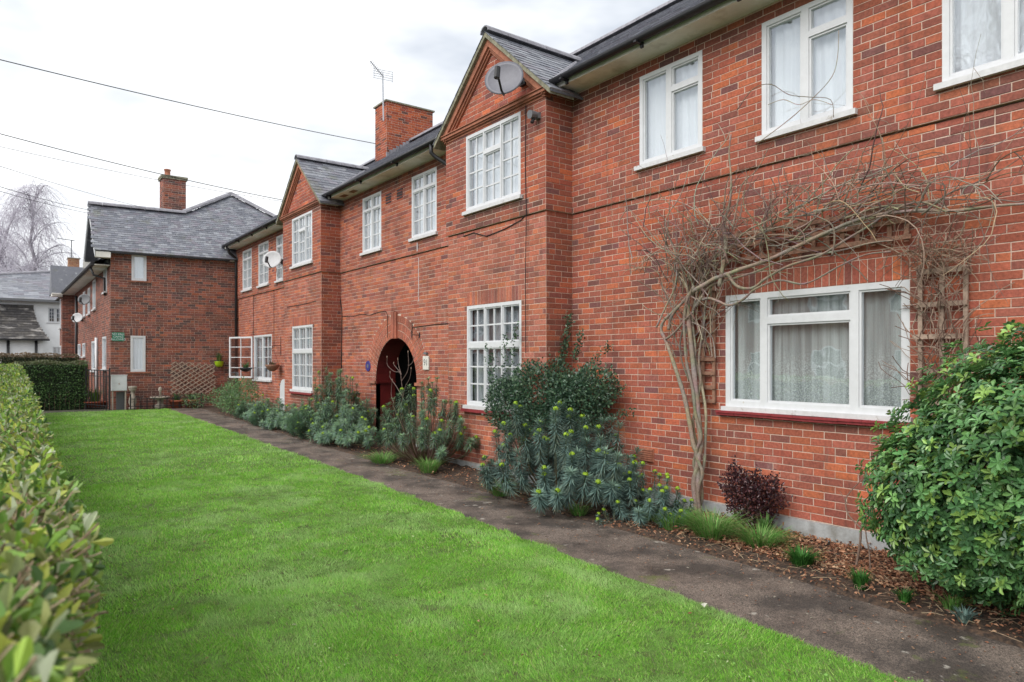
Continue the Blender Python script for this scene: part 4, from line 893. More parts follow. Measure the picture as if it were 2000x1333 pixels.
# ------------------------------------------------------------------ WHITE HOUSE beyond the hedges
wh = thing('white_house', 'white rendered house with grey hipped roof and mossy catslide, far left', 'house', (0, 50, .4))
HY = 50.0
FH = Fr((0, HY, 0), (1, 0, 0), (0, -1, 0))
def atH(px, py, d=0.): p = atY(px, py, HY - d); return p.x, p.z
xr, zt_ = atH(150, 590); xl = -9.
wins = []
for (a, b, t, e) in ((94, 122, 601, 631), (47, 58.5, 671, 690), (103, 120, 678, 694)):
    x0, z1_ = atH(a, t); x1, z0_ = atH(b, e); wins.append((x0, x1, z0_, z1_))
mb = MB(); backing(mb, FH, xl, xr, 0, zt_, -.2, 0, wins); mb.box((xl, HY + .2, 0), (xl + .2, HY + 9, zt_)); mb.box((xr - .2, HY + .2, 0), (xr, HY + 9, zt_)); mb.box((xl, HY + 9, 0), (xr, HY + 9.2, zt_)); mb.build('wall', 'render_white', wh)
for w in wins:
    m_ = (w[0] + w[1]) / 2
    window(wh, FH, w[0], w[1], w[2], w[3], [(w[0] + .05, m_ - .06, w[2] + .05, w[3] - .05, 2, 4), (m_ + .06, w[1] - .05, w[2] + .05, w[3] - .05, 2, 3)], -.02, net_m=None, sill_over=.08)
pk = atY(104, 531, HY + 4.6); zr2 = pk.z
mb = MB(); A = (xl - .5, HY - .5, zt_ - .02); B = (xr + .5, HY - .5, zt_ - .02); C_ = (xr + .5, HY + 9.7, zt_ - .02); D_ = (xl - .5, HY + 9.7, zt_ - .02); e1 = (pk.x, HY + 4.6, zr2); e2 = (pk.x + 1.5, HY + 4.6, zr2)
mb.add([A, B, C_, D_, e1, e2], [(0, 1, 5, 4), (1, 2, 5), (2, 3, 4, 5), (3, 0, 4), (0, 3, 2, 1)], SLC); hr = mb.build('roof', 'slate', wh)
SP = Pieces(); nrm = Vector((0, 5.1, zr2 - zt_)).normalized()
def insH(m):
    f = (m.y - HY + .5) / 5.1; return xl - .5 + (pk.x - xl + .5) * f < m.x < xr + .5 + (pk.x + 1.5 - xr - .5) * f
slate_roof(SP, (xl - .5, HY - .52, zt_), (xr + .5, HY - .52, zt_), nrm, math.hypot(5.1, zr2 - zt_), insH, 'roof', w=.5, g=.33)
m_ = MB()
for it in SP.items: m_.add(it[0], it[1], it[2])
tag(m_.build('slates', 'slate', wh), kind='stuff')
ridge(hr, e1, A, .14, 1.2); ridge(hr, e1, e2, .14, .8)
mb = MB(); FH.box(mb, xl - .5, xr + .5, .42, .55, zt_ - .12, zt_ + .02); mb.build('gutter', 'dish_dark', wh)
# bell-cast catslide roof over the porch
xq, zq_top = atH(66, 597); x2, zq_bot = atH(78, 664); mb = MB(); rows = []; nR = 14
for i in range(nR + 1):
    f = i / nR; z = zq_top + (zq_bot - zq_top) * f; o = .12 + 1.0 * f ** 2.2 + .25 * f; rows.append((z, o))
V = []; F_ = []
for (z, o) in rows:
    V += [(xl, HY - o * 1.3, z), (xq + o * .55 - .1, HY - o * 1.3, z), (xq + o * .55 - .1, HY + .02, z)]
for i in range(nR): a = i * 3; F_ += [(a, a+3, a+4, a+1), (a+1, a+4, a+5, a+2)]
cs = mb.add(V, F_, (.062, .058, .056)).build('catslide_roof', 'old_tile', wh)
m_ = MB()
for i in range(nR):                                       # tile courses
    z, o = rows[i]; z2, o2 = rows[i + 1]; nt_ = int((xq - xl) / .3)
    for k in range(nt_ + 3):
        xa = xl + k * .3 + (.15 if i % 2 else 0); xb = min(xa + .29, xq + o2 * .55 - .1)
        if xb - xa < .05: continue
        c = random.choice(((.075,.07,.068),(.062,.058,.057),(.085,.078,.072),(.058,.055,.056))); y1_, y2_ = HY - o * 1.3 - .02, HY - o2 * 1.3 - .05
        m_.add([(xa, y1_, z), (xb, y1_, z), (xb, y2_, z2), (xa, y2_, z2), (xa, y2_ + .04, z2 - .03), (xb, y2_ + .04, z2 - .03)], [(0, 3, 2, 1), (3, 4, 5, 2)], c)
tag(m_.build('tiles', 'old_tile', cs), kind='stuff')
zb_, ob_ = rows[-1]
mb = MB(); mb.box((xl, HY - ob_ * 1.3 + .25, 0), (xq + .35, HY - ob_ * 1.3 + .45, zb_ - .05)); mb.box((xq + .15, HY - ob_ * 1.3 + .45, 0), (xq + .35, HY - .05, zb_)); mb.build('porch_wall', 'render_white', wh)
mb = MB(); mb.box((xl, HY - ob_ * 1.3 - .1, zb_ - .1), (xq + ob_ * .5, HY - ob_ * 1.3 + .02, zb_ - .0)); mb.build('porch_gutter', 'black_gutter', wh)
for px in (16, 71):
    x, z = atY(px, 668, HY - ob_ * 1.3).x, 0; pipe(wh, [(x, HY - ob_ * 1.3 + .17, zb_ - .05), (x, HY - ob_ * 1.3 + .17, .3)], .07)
x, z = atH(143, 505); chq = MB(); x0, _ = atY(133, 505, HY + 5).x, 0; x1 = atY(154, 505, HY + 5).x; ztop = atY(140, 505, HY + 5).z
c3 = chimney(wh, x0, x1, HY + 4.6, HY + 5.4, zr2 - .6, ztop, [((.30,.15,.08),3),((.24,.11,.07),2),((.36,.2,.1),2)], cap='stone')
MB().tube([(x0 + .15, HY + 4.5, ztop), (x0 + .15, HY + 4.5, ztop + 1.15)], .03, 6).build('aerial_mast', 'dish_dark', c3); MB().tube([(x0 + .3, HY + 4.5, ztop + 1.12), (x0 - .65, HY + 4.3, ztop + 1.15)], .025, 5).build('aerial_boom', 'dish_dark', c3)
# parked cars, only their tops show over the hedge
def car(name, label, x, y, ang, m):
    T = thing(name, label, 'car', (x, y, gz(y))); z0 = gz(y) - .03; ca_, sa_ = math.cos(ang), math.sin(ang)
    def q(l, w, z): return (x + l * ca_ - w * sa_, y + l * sa_ + w * ca_, z0 + z)
    prof = [(-2.1, .35), (-2.15, .75), (-1.95, .95), (-1.35, 1.02), (-.95, 1.42), (-.2, 1.52), (.6, 1.48), (1.25, 1.0), (2.0, .85), (2.15, .6), (2.1, .35)]
    V = []; F_ = []; n = len(prof)
    for w in (-.86, -.72, .72, .86):
        for (l, z) in prof: V.append(q(l, w, z if abs(w) > .8 and z < 1.03 or abs(w) < .8 else 1.0))
    for r in range(3):
        for i in range(n - 1): F_.append((r*n+i, r*n+i+1, (r+1)*n+i+1, (r+1)*n+i))
    F_ += [tuple(range(n)), tuple(range(4*n-1, 3*n-1, -1)), tuple(r*n for r in (0,1,2,3)), tuple(r*n+n-1 for r in (3,2,1,0))]
    MB().add(V, F_).build('body', m, T)
    for (l0, z0_, l1, z1_) in ((-1.3, 1.06, -1.0, 1.38), (.68, 1.45, 1.2, 1.06)):
        o = .012 if l0 < 0 else .012
        MB().add([q(l0 - (o if l0 < 0 else -o), -.66, z0_ + o), q(l0 - (o if l0 < 0 else -o), .66, z0_ + o), q(l1 - (o if l0 < 0 else -o), .6, z1_ + o), q(l1 - (o if l0 < 0 else -o), -.6, z1_ + o)], [(0, 1, 2, 3)]).build('windscreen', 'car_glass', T)
    for w in (-.80, .80):
        MB().add([q(-1.2, w*1.0, 1.06), q(1.0, w*1.0, 1.06), q(.5, w*.93, 1.42), q(-.85, w*.93, 1.38)], [(0, 1, 2, 3)]).build('side_window', 'car_glass', T)
        for l in (-1.35, 1.35):
            wl_ = MB().lathe(q(l, w * .9, .31), [(.31, 0), (.31, .2)], 16, axis=(-sa_ * (1 if w > 0 else -1), ca_ * (1 if w > 0 else -1), 0)).build('wheel', 'rubber', T)
cp = atY(19, 706, 37); car('parked_car', 'dark blue car parked behind the far hedge', cp.x, 37, R(80), 'car_blue')
cp = atY(-4, 706, 34); car('parked_car', 'white car parked at the left edge behind the hedge', cp.x - .55, 33.5, R(84), 'car_white')

# ------------------------------------------------------------------ things fixed to the walls
def dish(label, c, face, r, m, arm_from, wall_pt):
    """c: dish centre, face: where it looks, wall_pt: bracket foot on the wall."""
    c = Vector(c); f = Vector(face).normalized(); T = thing('satellite_dish', label, 'satellite dish', wall_pt); side = f.cross(Vector((0, 0, 1))).normalized(); up = side.cross(f)
    mb = MB(); N = 28; K = 6; vs = []
    for sgn in (0, .012):
        for k in range(K + 1):
            rr = k / K
            for i in range(N):
                a = 2 * math.pi * i / N; q = c + side * math.cos(a) * r * rr + up * math.sin(a) * r * .90 * rr + f * (.16 * r * (rr * rr - 1) + (.0 if sgn == 0 else -.012)); vs.append(tuple(q))
    fs = []; M_ = (K + 1) * N
    for k in range(K):
        for i in range(N): j = (i + 1) % N; fs += [(k*N+i, k*N+j, (k+1)*N+j, (k+1)*N+i), (M_+k*N+i, M_+(k+1)*N+i, M_+(k+1)*N+j, M_+k*N+j)]
    fs += [(K*N+i, K*N+(i+1) % N, M_+K*N+(i+1) % N, M_+K*N+i) for i in range(N)]
    mb.add(vs, fs).build('reflector', m, T, True)
    foot = c - up * r * .84 - f * .02; head = c + f * r * .95 - up * r * .42
    MB().tube([foot - f * .03, foot + f * .08, head], .016, 6).build('arm', 'black_iron', T)
    MB().tube([head + up * .085 + f * .015, head - up * .075 + f * .015], .042, 8).build('receiver', 'black_iron', T)
    w = Vector(wall_pt); MB().tube([c - f * .20 * r - f * .02, c - f * .16 - f * .2 * r, (c - f * .2 + w) / 2, w], .024, 6).build('mount', 'black_iron', T)
    mb = MB(); mb.box(tuple(w - Vector((.03, .07, .07))), tuple(w + Vector((.03, .07, .07)))); mb.build('wall_plate', 'black_iron', T)
    return T
p = atX(984, 152, DG - .42); dish('large grey satellite dish on the gable of the near bay', p, (-.80, -.60, .22), .285, 'dish_grey', None, tuple(atX(1022, 158, DG - .03)))
p = atX(531, 507, D0 - .45); dish('pale satellite dish in front of the far upper windows', p, (-.70, -.70, .22), .275, 'dish_pale', None, tuple(atX(551, 512, D0 - UP - .03)))
p = atX(164, 585, 2.55); dish('dark satellite dish high on the long face of the brown block', p, (-.55, -.83, .2), .21, 'dish_dark', None, tuple(atX(172, 588, 2.93)))
p = atX(150, 621, 2.45); dish('pale lower satellite dish on the long face of the brown block', p, (-.6, -.8, .25), .20, 'dish_pale', None, tuple(atX(160, 625, 2.93)))
# TV aerial strapped to the terrace chimney
ae = thing('tv_aerial', 'TV aerial on a thin mast strapped to the red chimney', 'aerial', (10.02, 19.72, 9.0))
b0 = atY(749, 240, 19.70); b1 = atY(747.5, 148, 19.70); MB().tube([(b0.x, 19.70, 9.2), (b1.x, 19.70, b1.z + .05)], .022, 6).build('mast', 'alu', ae)
t0 = atY(748, 149, 19.7); t1 = atY(722.5, 119, 19.7 - .3); MB().tube([t0 + (t0 - t1) * .06, t1], .016, 5).build('boom', 'alu', ae)
dv = (t1 - t0)
for i in range(9): q = t0 + dv * (.1 + i * .1); MB().tube([q + Vector((-.03, -.16, .0)) , q + Vector((.03, .16, .0))], .006, 4).build('element', 'alu', ae)
mb = MB()
for k in range(5): mb.tube([t0 + Vector((-.30, .05, -.10 + k * .07)), t0 + Vector((.32, -.05, -.10 + k * .07))], .008, 4)
for x in (-.3, 0, .32): mb.tube([t0 + Vector((x, 0, -.12)), t0 + Vector((x, 0, .2))], .008, 4)
mb.build('reflector', 'alu', ae)
# plaques, floodlight, baskets
q = atX(834, 709, D0); T = thing('number_plaque', 'cream house number plaque on the right of the arch', 'plaque', q)
mb = MB(); FM.box(mb, q.y - .11, q.y + .11, .008, .03, q.z - .13, q.z + .13); mb.build('plate', 'plaque_cream', T)
text_mesh('91', .17, 'lettering', 'dish_dark', T, FM, q.y, .032, q.z, .001)
mb = MB(); FM.box(mb, q.y - .05, q.y + .05, .008, .05, q.z + .16, q.z + .20); mb.build('plaque_light', 'dish_dark', T)
q = atX(720, 715.5, D0); T = thing('blue_plaque', 'round dark blue plaque on the left of the arch', 'plaque', q)
MB().lathe((D0 - .006, q.y, q.z), [(.115, 0), (.12, .008), (.115, .016)], 24, axis=(-1, 0, 0)).build('disc', 'plaque_blue', T)
MB().lathe((D0 - .022, q.y, q.z), [(.05, 0), (.05, .003)], 6, axis=(-1, 0, 0)).build('emblem', 'dish_grey', T)
q = atX(1053, 228, DG - UP); T = thing('floodlight', 'small black floodlight near the top corner of the near bay', 'light fitting', q)
mb = MB(); FB.box(mb, q.y - .045, q.y + .045, UP, UP + .05, q.z - .04, q.z + .04); mb.build('back_plate', 'dish_dark', T); MB().tube([(DG - UP - .05, q.y, q.z + .01), (DG - UP - .17, q.y, q.z - .005)], [.045, .06], 10).build('lamp_head', 'dish_dark', T); MB().tube([(DG - UP - .10, q.y, q.z - .05), (DG - UP - .13, q.y, q.z - .11)], .028, 8).build('sensor', 'black_iron', T)
q = atX(532, 716, D0 - .25); T = thing('hanging_basket', 'wicker hanging basket right of the far cottage window', 'hanging basket', q)
MB().lathe(q - Vector((0, 0, .14)), [(.05, 0), (.13, .05), (.19, .14), (.21, .19), (.18, .19)], 14).build('basket', 'wood_brown', T, True)
for k in range(3): MB().tube([q + Vector((.18 * math.cos(k*2.1), .18 * math.sin(k*2.1), .04)), q + Vector((0, 0, .58))], .004, 4).build('chain', 'black_iron', T)
mb = MB(); mb.tube([q + Vector((0, 0, .58)), (D0, q.y, q.z + .60)], .009, 5); mb.tube([(D0 - .01, q.y, q.z + .3), (D0 - .01, q.y, q.z + .85)], .009, 5); mb.build('bracket', 'black_iron', T); tuft_part(T, q, 50, .16, .18, [(.16, .08, .07), (.1, .12, .05)])
q = atX(480, 719, D0 - .32); T = thing('wall_basket', 'dark basket seen through the open white casement', 'hanging basket', q)
MB().lathe(q - Vector((0, 0, .12)), [(.05, 0), (.15, .05), (.20, .12), (.18, .13)], 14).build('basket', 'black_iron', T, True); tuft_part(T, q, 40, .2, .2, GREEN); mb = MB(); mb.tube([q + Vector((0, 0, -.02)), (D0, q.y, q.z)], .009, 5); mb.build('bracket', 'black_iron', T)
# white round-topped board leaning in the corner of the far bay
q = atX(553, 780, D0 - .12); T = thing('white_board', 'white round-topped board standing against the wall beside the far bay', 'board', (q.x, q.y, gz(q.y)))
mb = MB(); pr = [(-.28, 0), (-.28, .75)] + [(-.28 * math.cos(math.pi * i / 10), .75 + .28 * math.sin(math.pi * i / 10)) for i in range(1, 10)] + [(.28, .75), (.28, 0)]; n = len(pr)
mb.add([(q.x, q.y + a, gz(q.y) + b + .02) for a, b in pr] + [(q.x + .03, q.y + a, gz(q.y) + b + .02) for a, b in pr], [tuple(range(n)), tuple(range(2*n-1, n-1, -1))] + [(i, n+i, n+(i+1) % n, (i+1) % n) for i in range(n)]).build('board', 'white_paint', T)
mb = MB(); mb.box((q.x - .018, q.y - .27, gz(q.y) + .45), (q.x - .001, q.y + .27, gz(q.y) + .52)); mb.build('rail', 'white_paint', T)
# overhead wires from a pole out of view on the left
pole = thing('telegraph_pole', 'wooden telegraph pole carrying the overhead wires', 'pole', (-1.6, 17, gz(17))); MB().tube([(-1.6, 17, 0), (-1.6, 17, 8.2)], [.14, .10], 10).build('shaft', 'wood_brown', pole); mb = MB(); mb.box((-2.0, 16.95, 7.7), (-1.2, 17.05, 7.8)); mb.build('cross_arm', 'wood_brown', pole)
def wire_to(label, px0, py0, end, r=.012, m='cable_grey'):
    a = end; pe = proj(a); k = (py0 - pe[1]) / (px0 - pe[0]); yb = py0 + k * (-230 - px0); s = -1.6 * SA + 17 * CA; st = Vector((-1.6, 17, EYE + (HOR - yb) / FPX * s))
    MBt = MB().tube(wire([st, a], .10), r, 5); return tag(MBt.build('overhead_wire', m), label, 'wire', 'overhead wires')
wire_to('uppermost overhead wire, running to the red chimney', 0, 112, atX(733, 281, 9.8), 0.0105, 'cable')
wire_to('thick overhead wire ending at the far gabled bay', 0, 255, atX(551, 391, 6.28), 0.0087, 'cable'); wire_to('thin overhead wire just under the one ending at the far bay', 0, 280, atX(551, 394, 6.30), .005)
wire_to('faint overhead wire ending behind the ridge near the wing chimney', 0, 318, atY(303, 411, 27.2), .006)
wire_to('upper of two close wires reaching the left verge', 0, 357, atX(175, 411, 2.53), 0.0074, 'cable'); wire_to('lower of two close wires reaching the left verge', 0, 366, atX(174, 417, 2.53), 0.0062, 'cable')

# ------------------------------------------------------------------ trellises on the terrace wall
def slat_box(T, y0, y1, z0, z1, d0, d1, m, name='slat'):
    mb = MB(); FM.box(mb, y0, y1, d0, d1, z0, z1); return mb.build(name, m, T)
T = thing('ladder_trellis', 'narrow square-mesh trellis behind the climber trunk', 'trellis', (6.64, 5.2, 1.3))
for y in (5.06, 5.21, 5.36): slat_box(T, y - .018, y + .018, 1.30, 3.05, .03, .048, 'wood_brown')
z = 1.33
while z < 3.05: slat_box(T, 5.03, 5.40, z - .02, z + .02, .049, .067, 'wood_brown'); z += .16
T = thing('top_trellis', 'long square-mesh trellis fixed over the wide window', 'trellis', (6.64, 3.9, 2.9))
for i in range(14): y = 2.95 + i * .148; slat_box(T, y - .02, y + .02, 2.86, 3.22, .05, .07, 'wood_brown')
for z in (2.90, 3.05, 3.17): slat_box(T, 2.90, 4.95, z - .02, z + .02, .071, .09, 'wood_brown')
T = thing('grey_trellis', 'weathered grey trellis ladder full of dry stems, right of the wide window', 'trellis', (6.62, 2.67, 1.2))
for y in (2.48, 2.665, 2.84): slat_box(T, y - .018, y + .018, 1.05, 2.64 - (.05 if y < 2.5 else 0), .03, .055, 'wood_grey', 'post')
for i, z in enumerate((1.15, 1.42, 1.70, 2.00, 2.28, 2.57)): slat_box(T, 2.46 + (.04 if i % 2 else 0), 2.86 + (.03 if i % 3 == 0 else 0), z - .021, z + .021, .056, .08, 'wood_grey', 'rung')

# ------------------------------------------------------------------ plants: helpers
BARK = [(.27, .22, .168), (.225, .18, .14), (.33, .275, .215), (.17, .135, .108)]
def smooth(pts, n=4):
    P_ = [Vector(p) for p in pts]; out = []
    for i in range(len(P_) - 1):
        a, b, c, d = P_[max(i-1, 0)], P_[i], P_[i+1], P_[min(i+2, len(P_)-1)]
        for k in range(n):
            t = k / n; out.append(.5 * ((2*b) + (c-a)*t + (2*a - 5*b + 4*c - d)*t*t + (3*b - a - 3*c + d)*t**3))
    out.append(P_[-1]); return out
def leaves(pos, dirn, nor, ln, wd, col, fold=0.25, sp=.6):
    """Arrays -> quads: each leaf two folded quads (base, side, tip, midrib)."""
    d = dirn / np.maximum(np.linalg.norm(dirn, axis=1, keepdims=True), 1e-6); sd = np.cross(d, nor); sd /= np.maximum(np.linalg.norm(sd, axis=1, keepdims=True), 1e-6); n = np.cross(sd, d)
    ln = ln[:, None]; wd = wd[:, None]; b = pos; tip = pos + d * ln - n * ln * .10; mid = pos + d * ln * sp; end = pos + d * ln * .93 - n * ln * .07
    l1 = mid - sd * wd * .5 + n * wd * fold; r1 = mid + sd * wd * .5 + n * wd * fold; l2 = end - sd * wd * .26 + n * wd * fold * .5; r2 = end + sd * wd * .26 + n * wd * fold * .5
    V = np.stack([b, l1, l2, tip, b, tip, r2, r1], 1).reshape(-1, 3)
    # order base,left,tip,mid and base,mid,tip,right
    return V, np.repeat(col, 8, 0)
def flat_leaves(pos, dirn, nor, ln, wd, col):
    d = dirn / np.maximum(np.linalg.norm(dirn, axis=1, keepdims=True), 1e-6); sd = np.cross(d, nor); sd /= np.maximum(np.linalg.norm(sd, axis=1, keepdims=True), 1e-6)
    ln = ln[:, None]; wd = wd[:, None]; V = np.stack([pos, pos + d*ln*.5 - sd*wd*.5, pos + d*ln, pos + d*ln*.5 + sd*wd*.5], 1).reshape(-1, 3)
    return V, np.repeat(col, 4, 0)
def rcol(n, pal, lo=.7, hi=1.3):
    p = np.array(pal)[RNG.integers(0, len(pal), n)]; return p * RNG.uniform(lo, hi, (n, 1))
def sph(n):
    v = RNG.normal(size=(n, 3)); return v / np.linalg.norm(v, axis=1, keepdims=True)
def split_leaves(T, V, C, per, m, limit, nm='leaf', rest='foliage', smooth_=False, dist=None):
    """The leaves nearest the camera become parts of their own, the rest one mass."""
    c = V.reshape(-1, per, 3).mean(1); f = c[:, 0] * SA + c[:, 1] * CA; r = c[:, 0] * CA - c[:, 1] * SA
    px = 1000 + FPX * r / np.maximum(f, .05); py = HOR - FPX * (c[:, 2] - EYE) / np.maximum(f, .05)
    ok = (f > .2) & (px > 3) & (px < 1997) & (py > 3) & (py < 1330); key = np.where(ok, dist(c) if dist else f, 1e9); idx = np.argsort(key)[:limit]; idx = idx[key[idx] < 1e8]
    mask = np.zeros(len(c), bool); mask[idx] = True
    VV = V.reshape(-1, per, 3); CC = C.reshape(-1, per, 3)
    for i in idx: np_mesh(nm, VV[i], 4, CC[i], m, T)
    tag(np_mesh(rest, VV[~mask].reshape(-1, 3), 4, CC[~mask].reshape(-1, 3), m, T), kind='stuff')

# ------------------------------------------------------------------ the bare climber over the wide window
wis = thing('wall_climber', 'leafless twining climber with pale trunks spreading over the wide window', 'climber', (6.5, 5.3, 0))
def PX(l, X=6.50): return [atX(x, y, X if np.isscalar(X) else X[i]) for i, (x, y) in enumerate(l)]
def o7(l): return [(1220 + x / 2.222, 420 + y / 2.222) for x, y in l]
def stem(pts, r0, r1, nm='stem', n=8, sm=4, k=None):
    P_ = smooth(pts, sm); m_ = len(P_); rr = [(r0 + (r1 - r0) * i / (m_ - 1)) * (1 + .08 * math.sin(i * 1.7)) for i in range(m_)]
    base = random.choice(BARK); MB().tube(P_, rr, n, cols=[tuple(x * random.uniform(.85, 1.15) for x in base) for _ in P_]).build(nm, 'bark', wis, True); return P_
ST = []
ST.append(stem(PX(o7([(308,1310),(322,1180),(318,1080),(330,1000),(322,900),(312,790),(300,670),(286,540),(276,440),(272,360)]), 6.46), .036, .024, 'trunk'))
ST.append(stem(PX(o7([(316,1308),(300,1170),(322,1060),(300,1000),(282,900),(262,800),(238,720),(205,620),(178,545),(158,500),(170,460),(205,425),(250,380),(276,348)]), 6.44), .032, .013, 'trunk'))
ST.append(stem(PX(o7([(322,1200),(345,1080),(350,980),(352,850),(330,720),(308,640),(305,560),(295,480),(300,400),(330,300),(360,230)]), 6.52), .017, .012))
ST.append(stem(PX(o7([(330,1308),(318,1200),(338,1120),(310,1040),(332,960),(308,870),(296,760),(270,650),(262,560),(258,470),(268,380),(300,310)]), 6.42), .022, .014, 'trunk')); ST.append(stem(PX(o7([(305,1305),(335,1240),(330,1150),(300,1090),(312,1000),(296,900),(318,800),(330,720),(322,640),(330,560),(345,470),(350,390),(380,300)]), 6.50), .019, .010, 'trunk'))
ST.append(stem(PX(o7([(300,880),(318,780),(325,700),(305,620),(285,540),(262,480),(240,560),(250,640),(280,720)]), 6.50), .012, .009))
ST.append(stem(PX(o7([(178,540),(205,520),(235,490),(262,455),(300,420)]), 6.42), .014, .010)); ST.append(stem(PX(o7([(190,500),(200,450),(225,410),(262,370),(278,345)]), 6.42), .018, .014))
ST.append(stem(PX([(1343,582),(1352,570),(1370,560),(1395,545),(1418,537),(1450,525),(1500,508),(1560,480),(1620,452),(1690,425),(1780,412),(1860,412),(1930,404),(2005,398)], 6.44), .028, .010, 'branch'))
ST.append(stem(PX([(1372,586),(1385,583),(1405,590),(1422,597),(1440,592),(1458,580),(1475,565),(1520,548),(1562,555),(1590,548),(1640,520),(1690,498),(1740,492)], 6.40), .016, .006, 'branch'))
ST.append(stem(PX([(1405,560),(1412,520),(1418,480),(1412,440),(1425,400),(1428,350),(1424,300),(1428,262)], 6.45), .024, .006, 'branch'))
ST.append(stem(PX([(1420,535),(1440,560),(1470,563),(1495,545),(1540,520),(1600,500),(1650,470),(1700,440),(1745,410),(1800,395),(1850,415)], 6.42), .018, .007, 'branch'))
ST.append(stem(PX([(1360,600),(1385,560),(1430,545),(1480,530),(1520,512),(1580,500),(1640,490),(1700,475),(1745,470)], 6.48), .015, .006, 'branch'))
ST.append(stem(PX([(1282,640),(1300,600),(1318,560),(1322,510),(1310,470),(1300,430),(1330,380),(1345,330)], 6.46), .011, .004, 'branch'))
ST.append(stem(PX([(1345,575),(1330,520),(1290,480),(1265,450),(1250,430),(1230,410)], 6.46), .010, .003, 'branch')); ST.append(stem(PX([(1410,470),(1380,430),(1340,400),(1290,390),(1240,400),(1190,410)], 6.48), .008, .003, 'branch'))
ST.append(stem(PX([(1625,500),(1630,470),(1625,440),(1600,425),(1560,410),(1535,380),(1520,350),(1530,320)], 6.36), .010, .003, 'branch')); ST.append(stem(PX([(1690,425),(1720,412),(1745,390),(1738,350),(1725,330),(1690,318)], 6.38), .009, .003, 'branch'))
ST.append(stem(PX([(1430,450),(1440,400),(1450,360),(1480,330),(1500,290)], 6.4), .008, .003, 'branch')); ST.append(stem(PX([(1800,420),(1850,380),(1900,360),(1960,330),(2005,300)], 6.42), .008, .003, 'branch'))
ST.append(stem(PX([(1500,205),(1530,195),(1560,205),(1590,195),(1625,205)], 6.5), .004, .003, 'twig')); ST.append(stem(PX([(1480,280),(1540,235),(1590,190),(1625,150),(1636,110),(1638,60)], 6.5), .005, .003, 'twig'))
ST.append(stem(PX([(1440,215),(1470,175),(1505,165),(1540,185),(1580,190),(1622,195),(1628,230)], 6.5), .005, .003, 'twig'))
band = smooth(PX([(1270,600),(1330,540),(1400,480),(1480,440),(1560,420),(1650,395),(1750,385),(1850,390),(1940,380)], 6.42), 12)
tw = MB(); rg = random.Random(11)
def walk(p, d, l, r0, curl, pull, n):
    pts = [p.copy()]; d = d.normalized(); st = l / n; bend = Vector((rg.uniform(-.2, .2), rg.uniform(-1, 1), rg.uniform(-1, 1))) * curl
    for i in range(n):
        d = (d + bend * .22 + Vector((rg.gauss(0, .10), rg.gauss(0, .16), rg.gauss(0, .16))) + Vector((0, 0, pull))).normalized(); q = pts[-1] + d * st
        q.x = min(max(q.x, 6.16), 6.60); pts.append(q)
    return pts
nodes_ = []
TWC = ((.29,.22,.165),(.22,.16,.12),(.38,.31,.24),(.16,.11,.085),(.12,.08,.065))
for i in range(265):
    left = rg.random() < .30
    if left: p = atX(rg.gauss(1335, 45), rg.gauss(520, 60), rg.uniform(6.40, 6.56)); a = rg.gauss(1.75, .55)
    else: p = band[int((.12 + .86 * rg.random() ** 1.15) * (len(band) - 1))].copy() + Vector((rg.uniform(-.10, .12), rg.gauss(0, .12), rg.gauss(-.02, .10))); a = rg.choice((rg.gauss(.5, .5), rg.gauss(1.0, .5), rg.gauss(1.7, .5), rg.gauss(2.4, .5), rg.uniform(-1, 4)))
    d = Vector((rg.uniform(-.3, .1), -math.cos(a), math.sin(a)))
    l = rg.choice((.3, .5, .8, 1.1)) * rg.uniform(.7, 1.25); r = rg.choice((.0026, .0034, .0042, .006, .008)); c = rg.choice(TWC)
    P_ = walk(p, d, l, r, rg.uniform(.3, 2.0), rg.uniform(-.10, .05), 10); tw.tube(P_, [r * (1 - .6 * k / 10) for k in range(11)], 4, cols=[tuple(x * rg.uniform(.85, 1.2) for x in c)] * 11, cap=False)
    for k in range(rg.randint(0, 3)):
        q = P_[rg.randint(2, 9)]; a = rg.uniform(0, 6.28); Q_ = walk(q, Vector((rg.uniform(-.3, .2), math.cos(a), math.sin(a))), rg.uniform(.06, .28), r * .6, .6, 0, 5); tw.tube(Q_, [r * .65] * 5 + [r * .3], 3, col=c, cap=False)
for i in range(105):                                       # the bundle along the trellis and the upright tangle at the left
    if i < 30: k = rg.randint(14, len(band) - 34); p = band[k] + Vector((rg.uniform(-.05, .14), 0, rg.uniform(-.26, .10))); d = Vector((0, -1, rg.gauss(.12, .13))); l = rg.uniform(.7, 1.5); r = rg.uniform(.005, .011)
    else: p = atX(rg.uniform(1300, 1400), rg.uniform(520, 700), rg.uniform(6.45, 6.58)); d = Vector((0, rg.gauss(.05, .4), 1)); l = rg.uniform(.4, .9); r = rg.uniform(.004, .008)
    c = rg.choice(BARK); tw.tube(walk(p, d, l, r, .35, 0, 10), [r * (1 - .45 * k / 10) for k in range(11)], 5, cols=[tuple(x * rg.uniform(.85, 1.15) for x in c)] * 11, cap=False)
tag(tw.build('twigs', 'bark', wis, True), kind='stuff')
